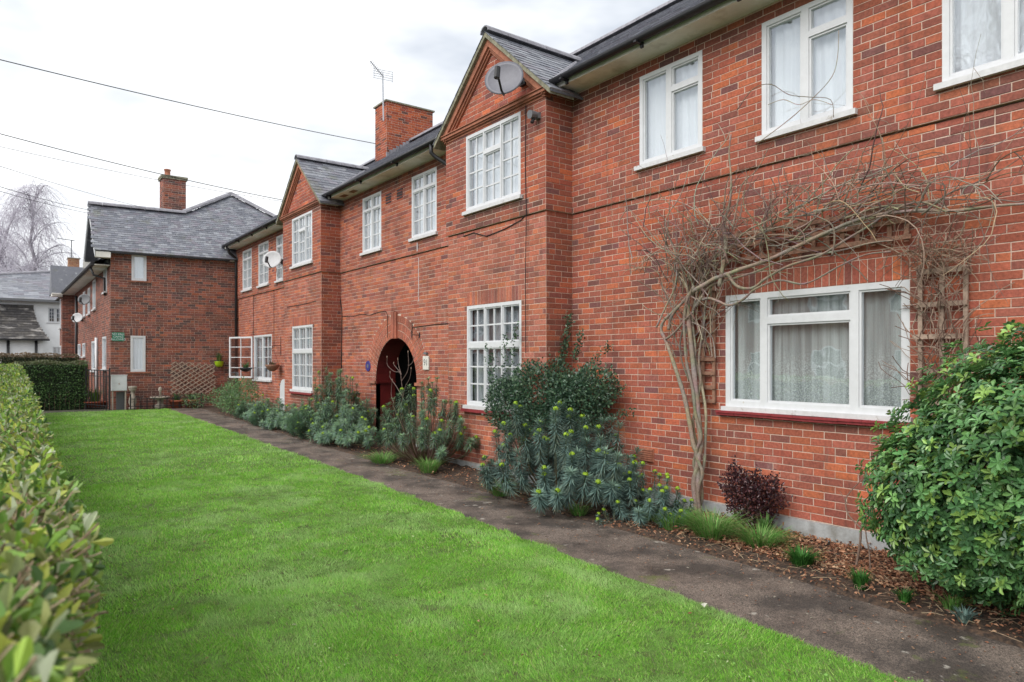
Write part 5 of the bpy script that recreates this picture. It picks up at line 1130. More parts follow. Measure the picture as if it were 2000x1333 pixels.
# dry stems stuffed in and over the grey trellis
ds = thing('dry_stems', 'tangle of dry brown stems hanging on the grey trellis', 'dead climber', (6.6, 2.66, 1.2)); tw = MB()
for i in range(150):
    y = rg.uniform(2.47, 2.85); z = rg.uniform(1.2, 2.65); l = rg.uniform(.2, .6); c = rg.choice(((.17,.10,.075),(.22,.14,.105),(.13,.08,.06),(.28,.2,.15)))
    P_ = [Vector((6.60 - rg.uniform(0, .06), y, z))]; d = Vector((0, rg.gauss(0, .35), 1))
    for k in range(6): d = (d + Vector((rg.gauss(-.03, .15), rg.gauss(0, .3), rg.gauss(-.05, .2)))).normalized(); q = P_[-1] + d * l / 6; q.x = min(max(q.x, 6.45), 6.64); P_.append(q)
    tw.tube(P_, rg.uniform(.0025, .0055), 4, col=c, cap=False)
for i in range(120):
    p = Vector((6.5, rg.uniform(2.42, 2.9), rg.uniform(2.58, 2.82))); a = rg.uniform(-.5, 3.6); tw.tube(walk(p, Vector((-.2, math.cos(a), math.sin(a))), rg.uniform(.12, .35), .003, .9, -.1, 6), .0026, 3, col=rg.choice(((.17,.11,.08),(.24,.16,.11),(.30,.22,.15))), cap=False)
tag(tw.build('stems', 'bark', ds), kind='stuff')

# ------------------------------------------------------------------ spurges (blue-green bottlebrush stems, lime heads)
SPG = [(.15, .235, .205), (.125, .205, .185), (.19, .28, .235), (.10, .17, .15)]
SPG2 = [(.16, .27, .165), (.13, .23, .155), (.20, .32, .18), (.17, .24, .20)]
def spurge(label, x, y, rx, ry, h, ns, lpl=70, heads=.55, pal=SPG, llen=.085, seed=1, lw=.0085, lay_=0., group='spurge clumps in the flower bed', bare=.15, hr=.034, plume=.42, dead=0):
    bare0 = bare
    rg_ = random.Random(seed); T = thing('spurge', label, 'shrub', (x, y, gz(y)), group)
    for s_ in range(ns):
        a = rg_.uniform(0, 6.283); q = math.sqrt((s_ + .5) / ns); ex, ey = math.cos(a) * rx * q, math.sin(a) * ry * q; hh = h * (1 - .60 * q ** 2.4) * rg_.uniform(.42, 1.06)
        b = Vector((x + ex * .22, y + ey * .22, gz(y))); t_ = Vector((min(x + ex, 6.56), y + ey, gz(y) + hh)); m_ = (b + t_) / 2 + Vector((ex * .22, ey * .22, -hh * .08)); P_ = smooth([b, m_, t_], 6); n = len(P_); bare = max(bare0, 1 - plume * rg_.uniform(.8, 1.2) / max((t_ - b).length, .05))
        mb = MB().tube(P_, [.008 - .004 * i / (n - 1) for i in range(n)], 5, cols=[(.16 - .08 * i / n, .09 + .04 * i / n, .06) for i in range(n)]); 
        k = lpl; f = np.sort(RNG.uniform(bare, 1, k)); pi = f * (n - 1); i0 = np.minimum(pi.astype(int), n - 2); fr_ = (pi - i0)[:, None]
        PA = np.array([tuple(p) for p in P_]); pos = PA[i0] * (1 - fr_) + PA[i0 + 1] * fr_; ax = PA[i0 + 1] - PA[i0]; ax /= np.linalg.norm(ax, axis=1, keepdims=True)
        ang = np.arange(k) * 2.399 + RNG.normal(0, .2, k); u = np.cross(ax, np.array([.3, .5, .8])); u /= np.linalg.norm(u, axis=1, keepdims=True); w = np.cross(ax, u)
        out = u * np.cos(ang)[:, None] + w * np.sin(ang)[:, None]; rise = (-.75 + 1.45 * ((f - bare) / (1 - bare)) ** 1.5)[:, None]; dr = out + ax * rise + np.array([0, 0, -.05])
        L_ = llen * RNG.uniform(.75, 1.15, k) * (1 - .35 * np.clip((f - .85) / .15, 0, 1)); col = rcol(k, pal, .75, 1.3); low = f < bare + .12; col[low] = col[low] * .6 + np.array([.10, .085, .03]) * .4 * (RNG.random((low.sum(), 1)) < .5)
        col = col * (1 - .0 * f[:, None]) + np.array([.02, .03, -.02]) * np.clip((f[:, None] - .9) * 8, 0, 1)
        V, C = flat_leaves(pos, dr, ax + out * .01, L_, np.full(k, lw), np.clip(col, .005, 1)); 
        for qd in range(len(V) // 4): mb.add([tuple(v) for v in V[qd*4:qd*4+4]], [(0, 1, 2, 3)], tuple(C[qd*4]))
        so = mb.build('leafy_stem', 'leaf_matt', T)
        if rg_.random() < heads:
            hb = MB(); c = P_[-1] + Vector((0, 0, .02)); nh = 26
            for i in range(nh):
                v = Vector(tuple(sph(1)[0])); v.z = abs(v.z) * 1.1 - .15; p = c + v * hr * .8; nrm_ = v.normalized(); sd_ = nrm_.orthogonal().normalized(); s2 = nrm_.cross(sd_); r_ = hr * .42 * rg_.uniform(.7, 1.2); kk = rg_.uniform(.75, 1.25)
                hb.add([tuple(p + (sd_ * math.cos(j * 1.2566) + s2 * math.sin(j * 1.2566)) * r_ + nrm_ * r_ * .3 * (j % 2)) for j in range(5)], [(0, 1, 2, 3, 4)], (.30 * kk, .46 * kk, .030 * kk))
            hb.build('flower_head', 'lime_flower', so)
    if dead:
        tb = MB()
        for i in range(dead):
            a = rg_.uniform(0, 6.283); q = math.sqrt(rg_.random()) * .9; b = Vector((x + math.cos(a) * rx * q * .3, y + math.sin(a) * ry * q * .3, gz(y))); e = Vector((min(x + math.cos(a) * rx * q, 6.55), y + math.sin(a) * ry * q, gz(y) + h * (1 - .5 * q * q) * rg_.uniform(.4, .95))); P_ = smooth([b, b.lerp(e, .5) + Vector((rg_.gauss(0, .05), rg_.gauss(0, .06), rg_.gauss(0, .04))), e], 4)
            tb.tube(P_, [.006 - .004 * j / (len(P_) - 1) for j in range(len(P_))], 4, col=rg_.choice(((.22, .13, .10), (.30, .21, .16), (.17, .10, .085))), cap=False)
        tag(tb.build('bare_stems', 'bark', T), kind='stuff')
    return T
spurge('largest blue-green spurge with lime heads, beside the dark wall shrub', 5.62, 6.62, .84, 1.30, 1.30, 110, 190, .6, seed=3, llen=.135, lw=.0125, plume=.36)
spurge('low rounded spurge with many lime heads in front of the air brick', 5.85, 5.32, .46, .52, .58, 50, 120, .75, seed=4, llen=.095, lw=.011, bare=.15, plume=.22, hr=.026)
spurge('tiny spurge seedling at the path edge near the low rounded spurge', 5.42, 5.45, .18, .22, .16, 9, 40, .3, seed=14, llen=.05, bare=.1, hr=.022)
spurge('leggy grey-green spurge right in front of the arch', 5.80, 10.3, .68, 1.3, 1.40, 95, 120, .3, SPG2, seed=5, llen=.115, bare=.2, lw=.015, plume=.26, dead=140)
spurge('tall bushy spurge between the arch and the far bay', 5.92, 14.3, .60, 1.45, 1.5, 125, 100, .2, SPG2, seed=6, llen=.12, lw=.02, bare=.2)
spurge('spread-out low spurge on the path side, left of the arch', 5.52, 13.7, .48, 2.0, .78, 140, 80, .3, SPG2, seed=7, llen=.115, lw=.02, bare=.2)
spurge('low spurge mound in front of the far bay window', 5.55, 16.9, .48, 1.6, .66, 110, 75, .15, SPG2, seed=8, llen=.12, lw=.023, bare=.2)
spurge('straggling spurge stem leaning across under the far bay window', 5.95, 16.2, .25, .5, 1.0, 9, 110, .0, SPG2, seed=9, llen=.085, lw=.014, bare=.7, plume=.3)
spurge('far low spurge below the white round-topped board', 5.7, 19.1, .5, 1.4, .62, 95, 70, .1, SPG2, seed=10, llen=.12, lw=.025, bare=.2)
# ------------------------------------------------------------------ leafy shrubs
def blob_shrub(name, label, lobes, n, ln, wd, pal, m, cat='shrub', up=.3, stems=8, base=None, limit=0, fold=False, sprigs=0, spr=None, inner=.55, col_up=None, whorl=1, group=None):
    """lobes: (x, y, z, rx, ry, rz, weight). Leaves sit through each lobe's outer shell, on short shoots."""
    b = base or (lobes[0][0], lobes[0][1], gz(lobes[0][1])); T = thing(name, label, cat, b, group); pos = []; nrm_ = []
    wt = np.array([l[6] for l in lobes]); wt = wt / wt.sum(); ncl = n // whorl
    for l, w in zip(lobes, wt):
        k = int(ncl * w); v = sph(k); rr = inner + (1 - inner) * RNG.random((k, 1)) ** .45; bumpy = 1 + .13 * np.sin(v[:, :1] * 7 + l[0] * 3) * np.cos(v[:, 2:] * 6 + l[1]) + RNG.normal(0, .05, (k, 1))
        pos.append(np.array(l[:3]) + v * np.array(l[3:6]) * rr * bumpy); nrm_.append(v)
    pos = np.concatenate(pos); nv = np.concatenate(nrm_)
    if sprigs:
        sp = []; sn = []
        for (p0, p1, k) in spr:
            f = RNG.random((k, 1)); q = np.array(p0) * (1 - f) + np.array(p1) * f + RNG.normal(0, .028, (k, 3)); sp.append(q); sn.append(sph(k))
        pos = np.concatenate([pos] + sp); nv = np.concatenate([nv] + sn)
    keep = (pos[:, 0] < 6.63) & (pos[:, 2] > gz(b[1]) + .02); pos, nv = pos[keep], nv[keep]; N = len(pos)
    ax = nv + np.array([0, 0, up]) + RNG.normal(0, .25, (N, 3)); ax /= np.linalg.norm(ax, axis=1, keepdims=True)
    if whorl > 1:
        u = np.cross(ax, sph(N)); u /= np.linalg.norm(u, axis=1, keepdims=True); w = np.cross(ax, u); P_ = []; D_ = []; A_ = []; CC = []; base_c = rcol(N, pal)
        for k in range(whorl):
            a = 2 * math.pi * k / whorl * 1.02 + RNG.normal(0, .18, (N, 1)); tier = .0 if k % 2 else .02; o = u * np.cos(a) + w * np.sin(a); P_.append(pos + ax * tier); D_.append(o + ax * RNG.uniform(.0, .6, (N, 1))); A_.append(ax); CC.append(base_c * RNG.uniform(.85, 1.15, (N, 1)))
        pos = np.concatenate(P_); dr = np.concatenate(D_); nn = np.concatenate(A_); col = np.concatenate(CC)
    else: dr = ax + RNG.normal(0, .6, (N, 3)); nn = nv + RNG.normal(0, .5, (N, 3)); col = rcol(N, pal)
    M_ = len(pos); L_ = ln * RNG.uniform(.7, 1.2, M_); W_ = wd * RNG.uniform(.8, 1.2, M_)
    if fold: V, C = leaves(pos, dr, nn, L_, W_, col); per = 8
    else: V, C = flat_leaves(pos, dr, nn, L_, W_, col); per = 4
    V[:, 0] = np.minimum(V[:, 0], 6.645)
    if limit: split_leaves(T, V, C, per, m, limit)
    else: tag(np_mesh('foliage', V, 4, C, m, T), kind='stuff')
    tgt = pos[RNG.integers(0, M_, stems)]
    for i in range(stems):
        t_ = Vector(tgt[i]); q = Vector(b) + Vector((RNG.normal() * .06, RNG.normal() * .08, 0)); mid = q.lerp(t_, .5) + Vector((0, 0, .1)); P_ = smooth([q, mid, t_], 5); MB().tube(P_, [.016 - .011 * k / (len(P_) - 1) for k in range(len(P_))], 5, col=(.12, .085, .06)).build('stem', 'bark', T)
    return T
CH = [(.10, .235, .08), (.125, .275, .09), (.075, .18, .065), (.165, .325, .10), (.055, .135, .052), (.235, .38, .09)]
blob_shrub('glossy_shrub', 'large glossy green shrub with whorled leaves at the right edge', [(5.80, 1.52, 1.04, .80, 1.10, .96, 5), (5.66, 2.02, .78, .62, .74, .66, 3), (5.95, 1.25, 1.38, .6, .9, .70, 2), (5.45, 1.1, .6, .55, .8, .6, 1.5)], 60000, .060, .026, CH, 'leaf_glossy', whorl=7, fold=True, limit=300, stems=10, base=(5.85, 1.6, 0), inner=.62, up=.55)
DK = [(.048, .10, .060), (.064, .125, .070), (.038, .080, .050), (.10, .165, .09)]
blob_shrub('wall_shrub', 'dark small-leaved evergreen against the wall in the corner of the near bay', [(6.18, 7.65, 1.32, .40, .58, .50, 5), (6.22, 7.0, 1.22, .38, .52, .44, 3), (6.05, 8.25, 1.15, .32, .36, .42, 2.2), (6.15, 7.5, .85, .36, .6, .4, 1.8), (6.34, 6.75, 1.45, .24, .42, .30, 1.2)], 22000, .046, .025, DK, 'leaf_glossy', stems=12, base=(6.2, 7.9, .05), inner=.3,
           sprigs=1, spr=[((6.4, 7.45, 1.7), (6.5, 7.42, 2.45), 260), ((6.42, 7.5, 1.7), (6.52, 7.6, 2.3), 160), ((5.95, 8.5, 1.4), (5.9, 8.62, 2.05), 80), ((6.0, 8.3, 1.5), (5.98, 8.25, 2.2), 100), ((6.05, 8.2, 1.7), (6.05, 8.05, 2.35), 110), ((6.3, 7.0, 1.6), (6.5, 6.6, 2.0), 150), ((6.35, 6.9, 1.2), (6.52, 6.35, 1.45), 130), ((6.3, 6.8, 1.0), (6.5, 6.2, 1.15), 110), ((5.9, 8.4, 1.5), (5.85, 8.42, 1.95), 80), ((6.4, 7.2, 1.8), (6.5, 7.15, 2.2), 150)])
PU = [(.055, .022, .028), (.08, .030, .034), (.04, .019, .025), (.12, .042, .036)]
blob_shrub('purple_shrub', 'small dark purple-leaved shrub under the wide window', [(6.40, 4.42, .30, .20, .27, .26, 3), (6.42, 4.22, .42, .15, .16, .18, 1), (6.40, 4.60, .46, .15, .15, .20, 1), (6.38, 4.40, .45, .15, .14, .2, .7)], 3200, .034, .022, PU, 'leaf_glossy', stems=12, base=(6.42, 4.4, 0), inner=.2, fold=True, sprigs=1, spr=[((6.4, 4.6, .5), (6.38, 4.64, .76), 60), ((6.4, 4.2, .45), (6.42, 4.15, .66), 45), ((6.38, 4.35, .5), (6.36, 4.3, .70), 45), ((6.42, 4.72, .35), (6.42, 4.86, .5), 40), ((6.4, 4.1, .3), (6.4, 3.98, .42), 35)])
FB_ = [(.12, .23, .09), (.16, .28, .10), (.09, .18, .08), (.18, .26, .15)]
blob_shrub('round_bush', 'rounded mid-green bush at the far end of the flower bed', [(5.85, 21.1, .82, .48, .95, .50, 3), (5.6, 22.1, .70, .4, .8, .35, 1.5), (5.5, 20.7, .62, .4, .8, .3, 1.5)], 4200, .075, .022, FB_, 'leaf_matt', stems=6, inner=.35)
blob_shrub('corner_plants', 'mixed weeds and leafy plants in the corner by the downpipe', [(6.2, 23.4, .75, .3, .7, .45, 2), (5.2, 23.7, .55, .5, .35, .22, 1)], 1500, .07, .02, FB_ + [(.12, .12, .08)], 'leaf_matt', stems=4, inner=.2)
# bare budding shrub in front of the arch
bs = thing('budding_shrub', 'bare twiggy shrub with fat buds in front of the arch', 'shrub', (6.15, 11.45, .1))
def pxs(l, X): return [atX(x, y, X) for x, y in l]
for l in ([(783,800),(786,770),(784,745),(781,728),(770,726),(757,714),(756,700)], [(784,745),(795,728),(798,712),(797,690)], [(798,715),(806,708),(808,700)], [(786,775),(772,752),(762,738),(762,730)], [(784,732),(779,716),(777,704)], [(782,728),(772,716),(769,712)], [(784,800),(790,760),(800,740),(803,722)], [(770,790),(764,770),(766,745)]):
    P_ = smooth(pxs(l, 6.12), 3); MB().tube(P_, [.0075 - .004 * i / len(P_) for i in range(len(P_))], 5, col=(.16, .115, .10)).build('branch', 'bark', bs); q = P_[-1]; MB().lathe(q, [(.004, 0), (.010, .015), (.008, .03), (.002, .05)], 6, (.24, .17, .13)).build('bud', 'bark', bs)
# bare rose sticks by the glossy shrub
rs = thing('bare_rose', 'bare rose sticks standing in the leaf litter before the glossy shrub', 'shrub', (5.9, 2.9, 0))
for l, r_ in (([(1672,1108),(1680,1060),(1682,1030),(1690,1008),(1708,985),(1722,970)], .011), ([(1682,1032),(1660,1010),(1652,990),(1655,968),(1690,930)], .007), ([(1700,1115),(1698,1080),(1692,1050),(1690,1020)], .008), ([(1655,985),(1648,972),(1640,960)], .004)):
    P_ = smooth(pxs(l, 5.95), 3); MB().tube(P_, [r_ * (1 - .5 * i / len(P_)) for i in range(len(P_))], 6, col=(.22, .15, .115)).build('stem', 'bark', rs)
# grass tufts and bulbs in the bed
def tuft(name, label, x, y, n, h, sp, cols, w=.006, m='grass', group=None, cat='grass tuft'):
    T = thing(name, label, cat, (x, y, gz(y)), group); tuft_part(T, (x, y, gz(y) + .01), n, h, sp, cols, 'blades', w, m)
DG_ = [(.05, .17, .03), (.07, .22, .04), (.035, .12, .025)]; LG = [(.15, .34, .075), (.20, .40, .10), (.11, .27, .055), (.30, .36, .15)]
q = (5.62, 3.32); tuft('bulb_clump', 'largest dark green bulb clump beside the path', 5.62, 3.38, 330, .17, .17, DG_, .005); tuft('bulb_clump', 'middle bulb clump in front of the bare rose sticks', 5.45, 2.78, 190, .15, .10, DG_, .005); tuft('bulb_clump', 'smallest bulb clump nearest the moss on the path', 5.38, 2.42, 110, .12, .08, DG_, .005)
for i, (x, y, n, h, s_, lb) in enumerate(((5.78, 4.95, 500, .24, .34, 'pale grass tuft next to the low rounded spurge'), (5.80, 4.45, 620, .26, .38, 'middle pale grass tuft before the purple shrub'), (5.92, 3.98, 420, .20, .34, 'pale grass tuft right of the purple shrub'), (5.28, 7.35, 260, .2, .3, 'grass tuft left of the largest spurge at the path edge'), (5.35, 9.35, 300, .25, .3, 'grass tuft below the leggy spurge'), (5.2, 10.6, 340, .18, .42, 'grass tuft left of the leggy spurge on the path edge'), (5.36, 5.95, 140, .13, .2, 'thin grass under the largest spurge'))): tuft('grass_tuft', lb, x, y, n, h, s_, LG, .0045)
tuft('weed', 'small grey-green weed at the path edge under the glossy shrub', 5.32, 2.0, 60, .1, .10, SPG, .007, 'leaf_matt', cat='weed'); tuft('weed', 'low green weed between the bulb clumps and the glossy shrub', 5.5, 2.15, 70, .13, .14, LG, .006, cat='weed'); tuft('weed', 'sprouting green shoot at the foot of the purple shrub', 6.2, 4.12, 60, .26, .09, [(.09, .19, .05)], .012, 'leaf_matt', cat='weed')

# ------------------------------------------------------------------ hedges
HG = [(.19, .34, .055), (.13, .25, .05), (.28, .42, .055), (.42, .47, .09), (.24, .29, .10), (.40, .45, .29), (.07, .14, .038), (.22, .24, .08), (.23, .38, .07)]
HW_ = [(.38, .29, .19), (.30, .22, .145), (.46, .37, .25), (.24, .165, .11)]
def hx_right(y): return np.interp(y, [.7, 1.1, 1.5, 1.8, 2.2, 4, 6, 8, 20, 24.5], [.0, .055, .085, .155, .20, .215, .28, .33, .56, .64])
def hz_top(y): return 1.37 + .0155 * np.clip(y - 4, 0, 24) - .05 * (y < 1.0)
hedge = thing('privet_hedge', 'clipped privet hedge with yellowing leaves along the left edge', 'hedge', (-.2, 8, 0))
def hedge_leaves(n, ylo, yhi, ln, wd, pw=1.0):
    y = ylo + (yhi - ylo) * RNG.random(n) ** pw; xr_ = hx_right(y); zt = hz_top(y); xl = np.full(n, -.45); top = RNG.random(n) < .62
    x = np.where(top, xl + (xr_ - xl) * RNG.random(n) ** .7, xr_ - np.abs(RNG.normal(0, .03, n))); dep = np.abs(RNG.normal(0, .05, n)) - .02
    z = np.where(top, zt - dep, zt - RNG.random(n) * .75); low = np.clip((zt - z - .2) / .5, 0, 1); x = np.where(top, x, x - low * .12)
    edge = np.clip((x - xr_ + .10) / .10, 0, 1); z = z - edge ** 2 * .06 * top
    z += .05 * (np.random.default_rng(3).random(400)[(y * 14).astype(int) % 400] - .5) * top + .02 * np.sin(y * 5 + x * 9); x += .02 * np.sin(y * 7)
    pos = np.stack([x, y, z], 1); nv = np.where(top[:, None], np.array([0, 0, 1.]), np.array([1., 0, .2])) + RNG.normal(0, .45, (n, 3))
    return pos, nv
Vs, Cs = [], []
for (n, a, b, ln, wd) in ((3000, .72, 2.4, .050, .026), (6500, 2.4, 6, .042, .022), (7500, 6, 13, .042, .022), (6500, 13, 24.5, .06, .032)):
    pos, nv = hedge_leaves(n, a, b, ln, wd); dr = nv + RNG.normal(0, .8, (n, 3)); V, C = leaves(pos, dr, nv, ln * RNG.uniform(.5, 1.25, n), wd * RNG.uniform(.6, 1.2, n), rcol(n, HG, .7, 1.25)); Vs.append(V); Cs.append(C)
split_leaves(hedge, np.concatenate(Vs), np.concatenate(Cs), 8, 'leaf', 300)
tw = MB()
for i in range(4200):
    y = random.choice((random.uniform(.75, 2.6), random.uniform(1.5, 6), random.uniform(4, 24))); xr_ = float(hx_right(y)); zt = float(hz_top(y)); x = random.uniform(-.4, xr_) if random.random() < .86 else xr_ - random.uniform(0, .03)
    side = x > xr_ - .05; p = Vector((x, y, zt - random.uniform(.03, .10) - (random.uniform(0, .3) if side else 0))); a = random.uniform(0, 6.28)
    d = Vector((math.cos(a) * .8 + (.5 if side else .1), math.sin(a) * .9, random.uniform(.2, 1.1) if not side else random.uniform(-.1, .6))).normalized(); l = random.uniform(.04, .13) * (.5 if side else 1)
    q = p + d * l; r = random.uniform(.0016, .0036); c = random.choice(HW_); tw.tube([p, p.lerp(q, .5) + Vector((random.gauss(0, .006), random.gauss(0, .006), 0)), q], [r, r * .9, r * .8], 4, col=c)
tag(tw.build('clipped_twigs', 'bark', hedge), kind='stuff')
mb = MB(); ys = list(np.arange(.75, 24.6, .4)); vs = []
for y in ys:
    xr_ = float(hx_right(y)) - .10; zt = float(hz_top(y)) - .10; vs += [(-.40, y, gz(y) - .03), (-.40, y, zt), (xr_ - .03, y, zt), (xr_ - .01, y, zt - .10), (xr_ - .16, y, zt - .6), (xr_ - .2, y, gz(y) - .03)]
n = len(ys); mb.add(vs, [(j*6+i, j*6+i+1, (j+1)*6+i+1, (j+1)*6+i) for j in range(n - 1) for i in range(5)] + [(0, 1, 2, 3, 4, 5), tuple((n-1)*6 + i for i in (5, 4, 3, 2, 1, 0))], (.03, .035, .015)).build('hedge_core', 'bark', hedge)
def box_hedge(name, label, x0, x1, y0, y1, z0, z1, n, ln, pal, tops=None):
    T = thing(name, label, 'hedge', ((x0 + x1) / 2, (y0 + y1) / 2, z0)); k = RNG.random(n); ax_, ay, az = x1 - x0, y1 - y0, z1 - z0; area = np.array([ax_ * az, ay * az, ay * az, ax_ * ay]); cum = np.cumsum(area / area.sum())
    f = np.searchsorted(cum, k); a = RNG.random(n); b = RNG.random(n); dep = np.abs(RNG.normal(0, .05, n)) - .015
    pos = np.where((f == 0)[:, None], np.stack([x0 + a * ax_, y0 + dep, z0 + b * az], 1), np.where((f == 1)[:, None], np.stack([x0 + dep, y0 + a * ay, z0 + b * az], 1), np.where((f == 2)[:, None], np.stack([x1 - dep, y0 + a * ay, z0 + b * az], 1), np.stack([x0 + a * ax_, y0 + b * ay, z1 - dep], 1))))
    pos += .03 * np.sin(pos[:, [1, 2, 0]] * 6); nv = np.array([[0, -1, 0], [-1, 0, 0], [1, 0, 0], [0, 0, 1.]])[f] + RNG.normal(0, .5, (n, 3)); col = rcol(n, pal, .6, 1.4)
    if tops is not None: tm = (f == 3) | (pos[:, 2] > z1 - .06); col[tm] = rcol(int(tm.sum()), tops, .7, 1.2)
    V, C = flat_leaves(pos, nv + RNG.normal(0, .7, (n, 3)), nv, ln * RNG.uniform(.6, 1.2, n), ln * .6 * RNG.uniform(.7, 1.2, n), col); tag(np_mesh('foliage', V, 4, C, 'leaf', T), kind='stuff')
    mb = MB(); mb.box((x0 + .08, y0 + .08, z0 - .05), (x1 - .08, y1 - .08, z1 - .08), (.015, .025, .01)); mb.build('hedge_core', 'bark', T)
    for i in range(14): x = x0 + (x1 - x0) * (i + .5) / 14; MB().tube([(x, y0 + .06, z0 - .05), (x + random.uniform(-.05, .05), y0 + .02, z0 + random.uniform(.3, .6))], .012, 4, col=(.14, .10, .07)).build('stem', 'bark', T)
DH = [(.07, .15, .045), (.09, .19, .055), (.048, .11, .038), (.12, .22, .065)]
xa = atY(30, 750, 25.6).x; xb = atY(170, 750, 25.6).x
box_hedge('clipped_hedge', 'square dark green clipped hedge across the far end of the lawn', xa, xb, 25.6, 26.7, gz(26) - .02, 1.765, 9000, .055, DH, [(.10, .13, .05), (.13, .14, .07)])
xa = atY(18, 700, 31).x; xb = atY(172, 700, 31).x
box_hedge('back_hedge', 'thin brownish hedge behind the square clipped hedge', xa - .3, xb - .3, 31, 31.8, gz(28), 2.02, 6000, .06, [(.10, .10, .045), (.075, .085, .04), (.13, .11, .06), (.06, .08, .035)], [(.16, .12, .07)])
box_hedge('street_hedge', 'long ginger-brown hedge in front of the white house', -6, 4.2, 42, 43, gz(28), 2.16, 5000, .09, [(.20, .13, .07), (.16, .11, .06), (.12, .10, .05)], [(.22, .15, .08)])

def vn(x, y, sc, seed):                                    # smooth value noise in the ground plane, 0..1
    g = np.random.default_rng(seed).random((256, 256)); u, v = x * sc + 37.3, y * sc + 11.7; i, j = np.floor(u).astype(int), np.floor(v).astype(int); fu, fv = u - i, v - j; fu, fv = fu*fu*(3-2*fu), fv*fv*(3-2*fv); i %= 255; j %= 255
    return (g[i, j] * (1-fu) + g[i+1, j] * fu) * (1-fv) + (g[i, j+1] * (1-fu) + g[i+1, j+1] * fu) * fv
# ------------------------------------------------------------------ grass of the lawn, leaf litter
def blades(n, ylo, yhi, h, w, pal, xl=-.9):
    y = ylo + (yhi - ylo) * RNG.random(n); pr = np.interp(y, [0, 1.8, 3.2, 5.8, 9.7, 23.9], [4.06, 4.10, 4.18, 4.25, 4.34, 4.42]) - .02 + .10 * vn(y, y * 0, 3.1, 9) * vn(y, y * 0, 9.0, 10) * 1.6; x = xl + (pr - xl) * RNG.random(n)
    A = .6 * vn(x, y, .7, 1) + .4 * vn(x, y, 2.1, 2); B = .55 * vn(x, y, 3.0, 3) + .45 * vn(x, y, 9, 4); Cc = vn(x, y, 1.3, 5) * .5 + vn(x, y, 5.5, 6) * .5; bald = np.clip((vn(x, y, 4.5, 7) * .6 + vn(x, y, 15, 8) * .4 - .66) * 6, 0, 1)
    keep = RNG.random(n) < (.40 + .75 * B) * (1 - .8 * bald); x, y, A, B, Cc = x[keep], y[keep], A[keep], B[keep], Cc[keep]; n = len(x)
    z = .0155 * np.clip(y - 4, 0, 24); hh = h * RNG.uniform(.45, 1.3, n) * (.45 + .5 * A + .65 * B); a = RNG.uniform(0, 6.283, n); wind = 6.283 * vn(x, y, 2.5, 12); b = wind + RNG.normal(0, 1.1, n); lean = hh * RNG.uniform(.3, 1.3, n); ww = w * RNG.uniform(.7, 1.35, n)
    sx, sy = np.cos(a) * ww, np.sin(a) * ww; b0 = np.stack([x - sx, y - sy, z - .005], 1); b1 = np.stack([x + sx, y + sy, z - .005], 1)
    tip = np.stack([x + np.cos(b) * lean, y + np.sin(b) * lean, z + hh], 1); V = np.stack([b0, b1, tip], 1).reshape(-1, 3); c = rcol(n, pal, .7, 1.35)
    pale = np.clip((Cc - .46) * 3.4, 0, 1)[:, None]; dark = np.clip((.40 - B) * 3, 0, 1)[:, None]
    c = c * (1 - .65 * pale) + np.array([.47, .67, .28]) * .65 * pale * RNG.uniform(.7, 1.2, (n, 1)); c = c * (1 - .35 * dark); straw = (RNG.random(n) < .035)[:, None]; c = np.where(straw, np.array([.50, .44, .26]) * RNG.uniform(.6, 1.1, (n, 1)), c)
    return V, np.repeat(c, 3, 0)
GP = [(.265, .60, .075), (.22, .53, .065), (.33, .66, .09), (.39, .63, .125), (.17, .45, .055), (.47, .60, .22)]
parts = [blades(420000, 1.2, 5.5, .019, .0019, GP), blades(300000, 5.0, 11, .022, .0029, GP), blades(170000, 10.5, 24.0, .028, .0050, GP)]
lg = np_mesh('lawn_grass', np.concatenate([p[0] for p in parts]), 3, np.concatenate([p[1] for p in parts]), 'grass'); tag(lg, 'short bright green mown grass of the front lawn', 'grass', kind='stuff')
n = 5200; wx = RNG.uniform(.2, 4.15, n); wy = 1.3 + 10 * RNG.random(n) ** 1.3; wk = (vn(wx, wy, 1.6, 21) * .6 + vn(wx, wy, 6, 22) * .4) > .56; wx, wy = wx[wk], wy[wk]; n = len(wx)      # broad-leaved weeds in patches
V, C = leaves(np.stack([wx, wy, .0155 * np.clip(wy - 4, 0, 24) + RNG.uniform(.006, .02, n)], 1), RNG.normal(size=(n, 3)) * np.array([1, 1, .25]), np.array([0, 0, 1.]) + RNG.normal(0, .35, (n, 3)), RNG.uniform(.010, .026, n), RNG.uniform(.007, .015, n), rcol(n, [(.20, .40, .09), (.30, .48, .16), (.14, .30, .07), (.42, .50, .26)], .7, 1.2), .1, .55)
tag(tag(np_mesh('lawn_weeds', V, 4, C, 'leaf_matt'), kind='stuff'), 'small broad-leaved weeds growing through the lawn', 'weeds')
DL = [(.36, .17, .095), (.28, .125, .075), (.44, .24, .145), (.20, .10, .065), (.50, .32, .20)]
def litter(n, x0, x1, y0, y1, size):
    x = RNG.uniform(x0, x1, n); y = RNG.uniform(y0, y1, n); x = np.maximum(x, np.interp(y, [0, 1.6, 2.6, 3.5, 5, 7, 11, 24], [5.12, 5.13, 5.2, 5.3, 5.27, 5.22, 5.15, 5.3]) + RNG.normal(.03, .04, n)); z = .0155 * np.clip(y - 4, 0, 24) + .018 + np.abs(RNG.normal(0, .018, n))
    pos = np.stack([x, y, z], 1); d = RNG.normal(size=(n, 3)) * np.array([1, 1, .35]); nv = np.array([0, 0, 1.]) + RNG.normal(0, .45, (n, 3)); return leaves(pos, d, nv, size * RNG.uniform(.5, 1.3, n), size * .55 * RNG.uniform(.6, 1.2, n), rcol(n, DL, .6, 1.25), .3)
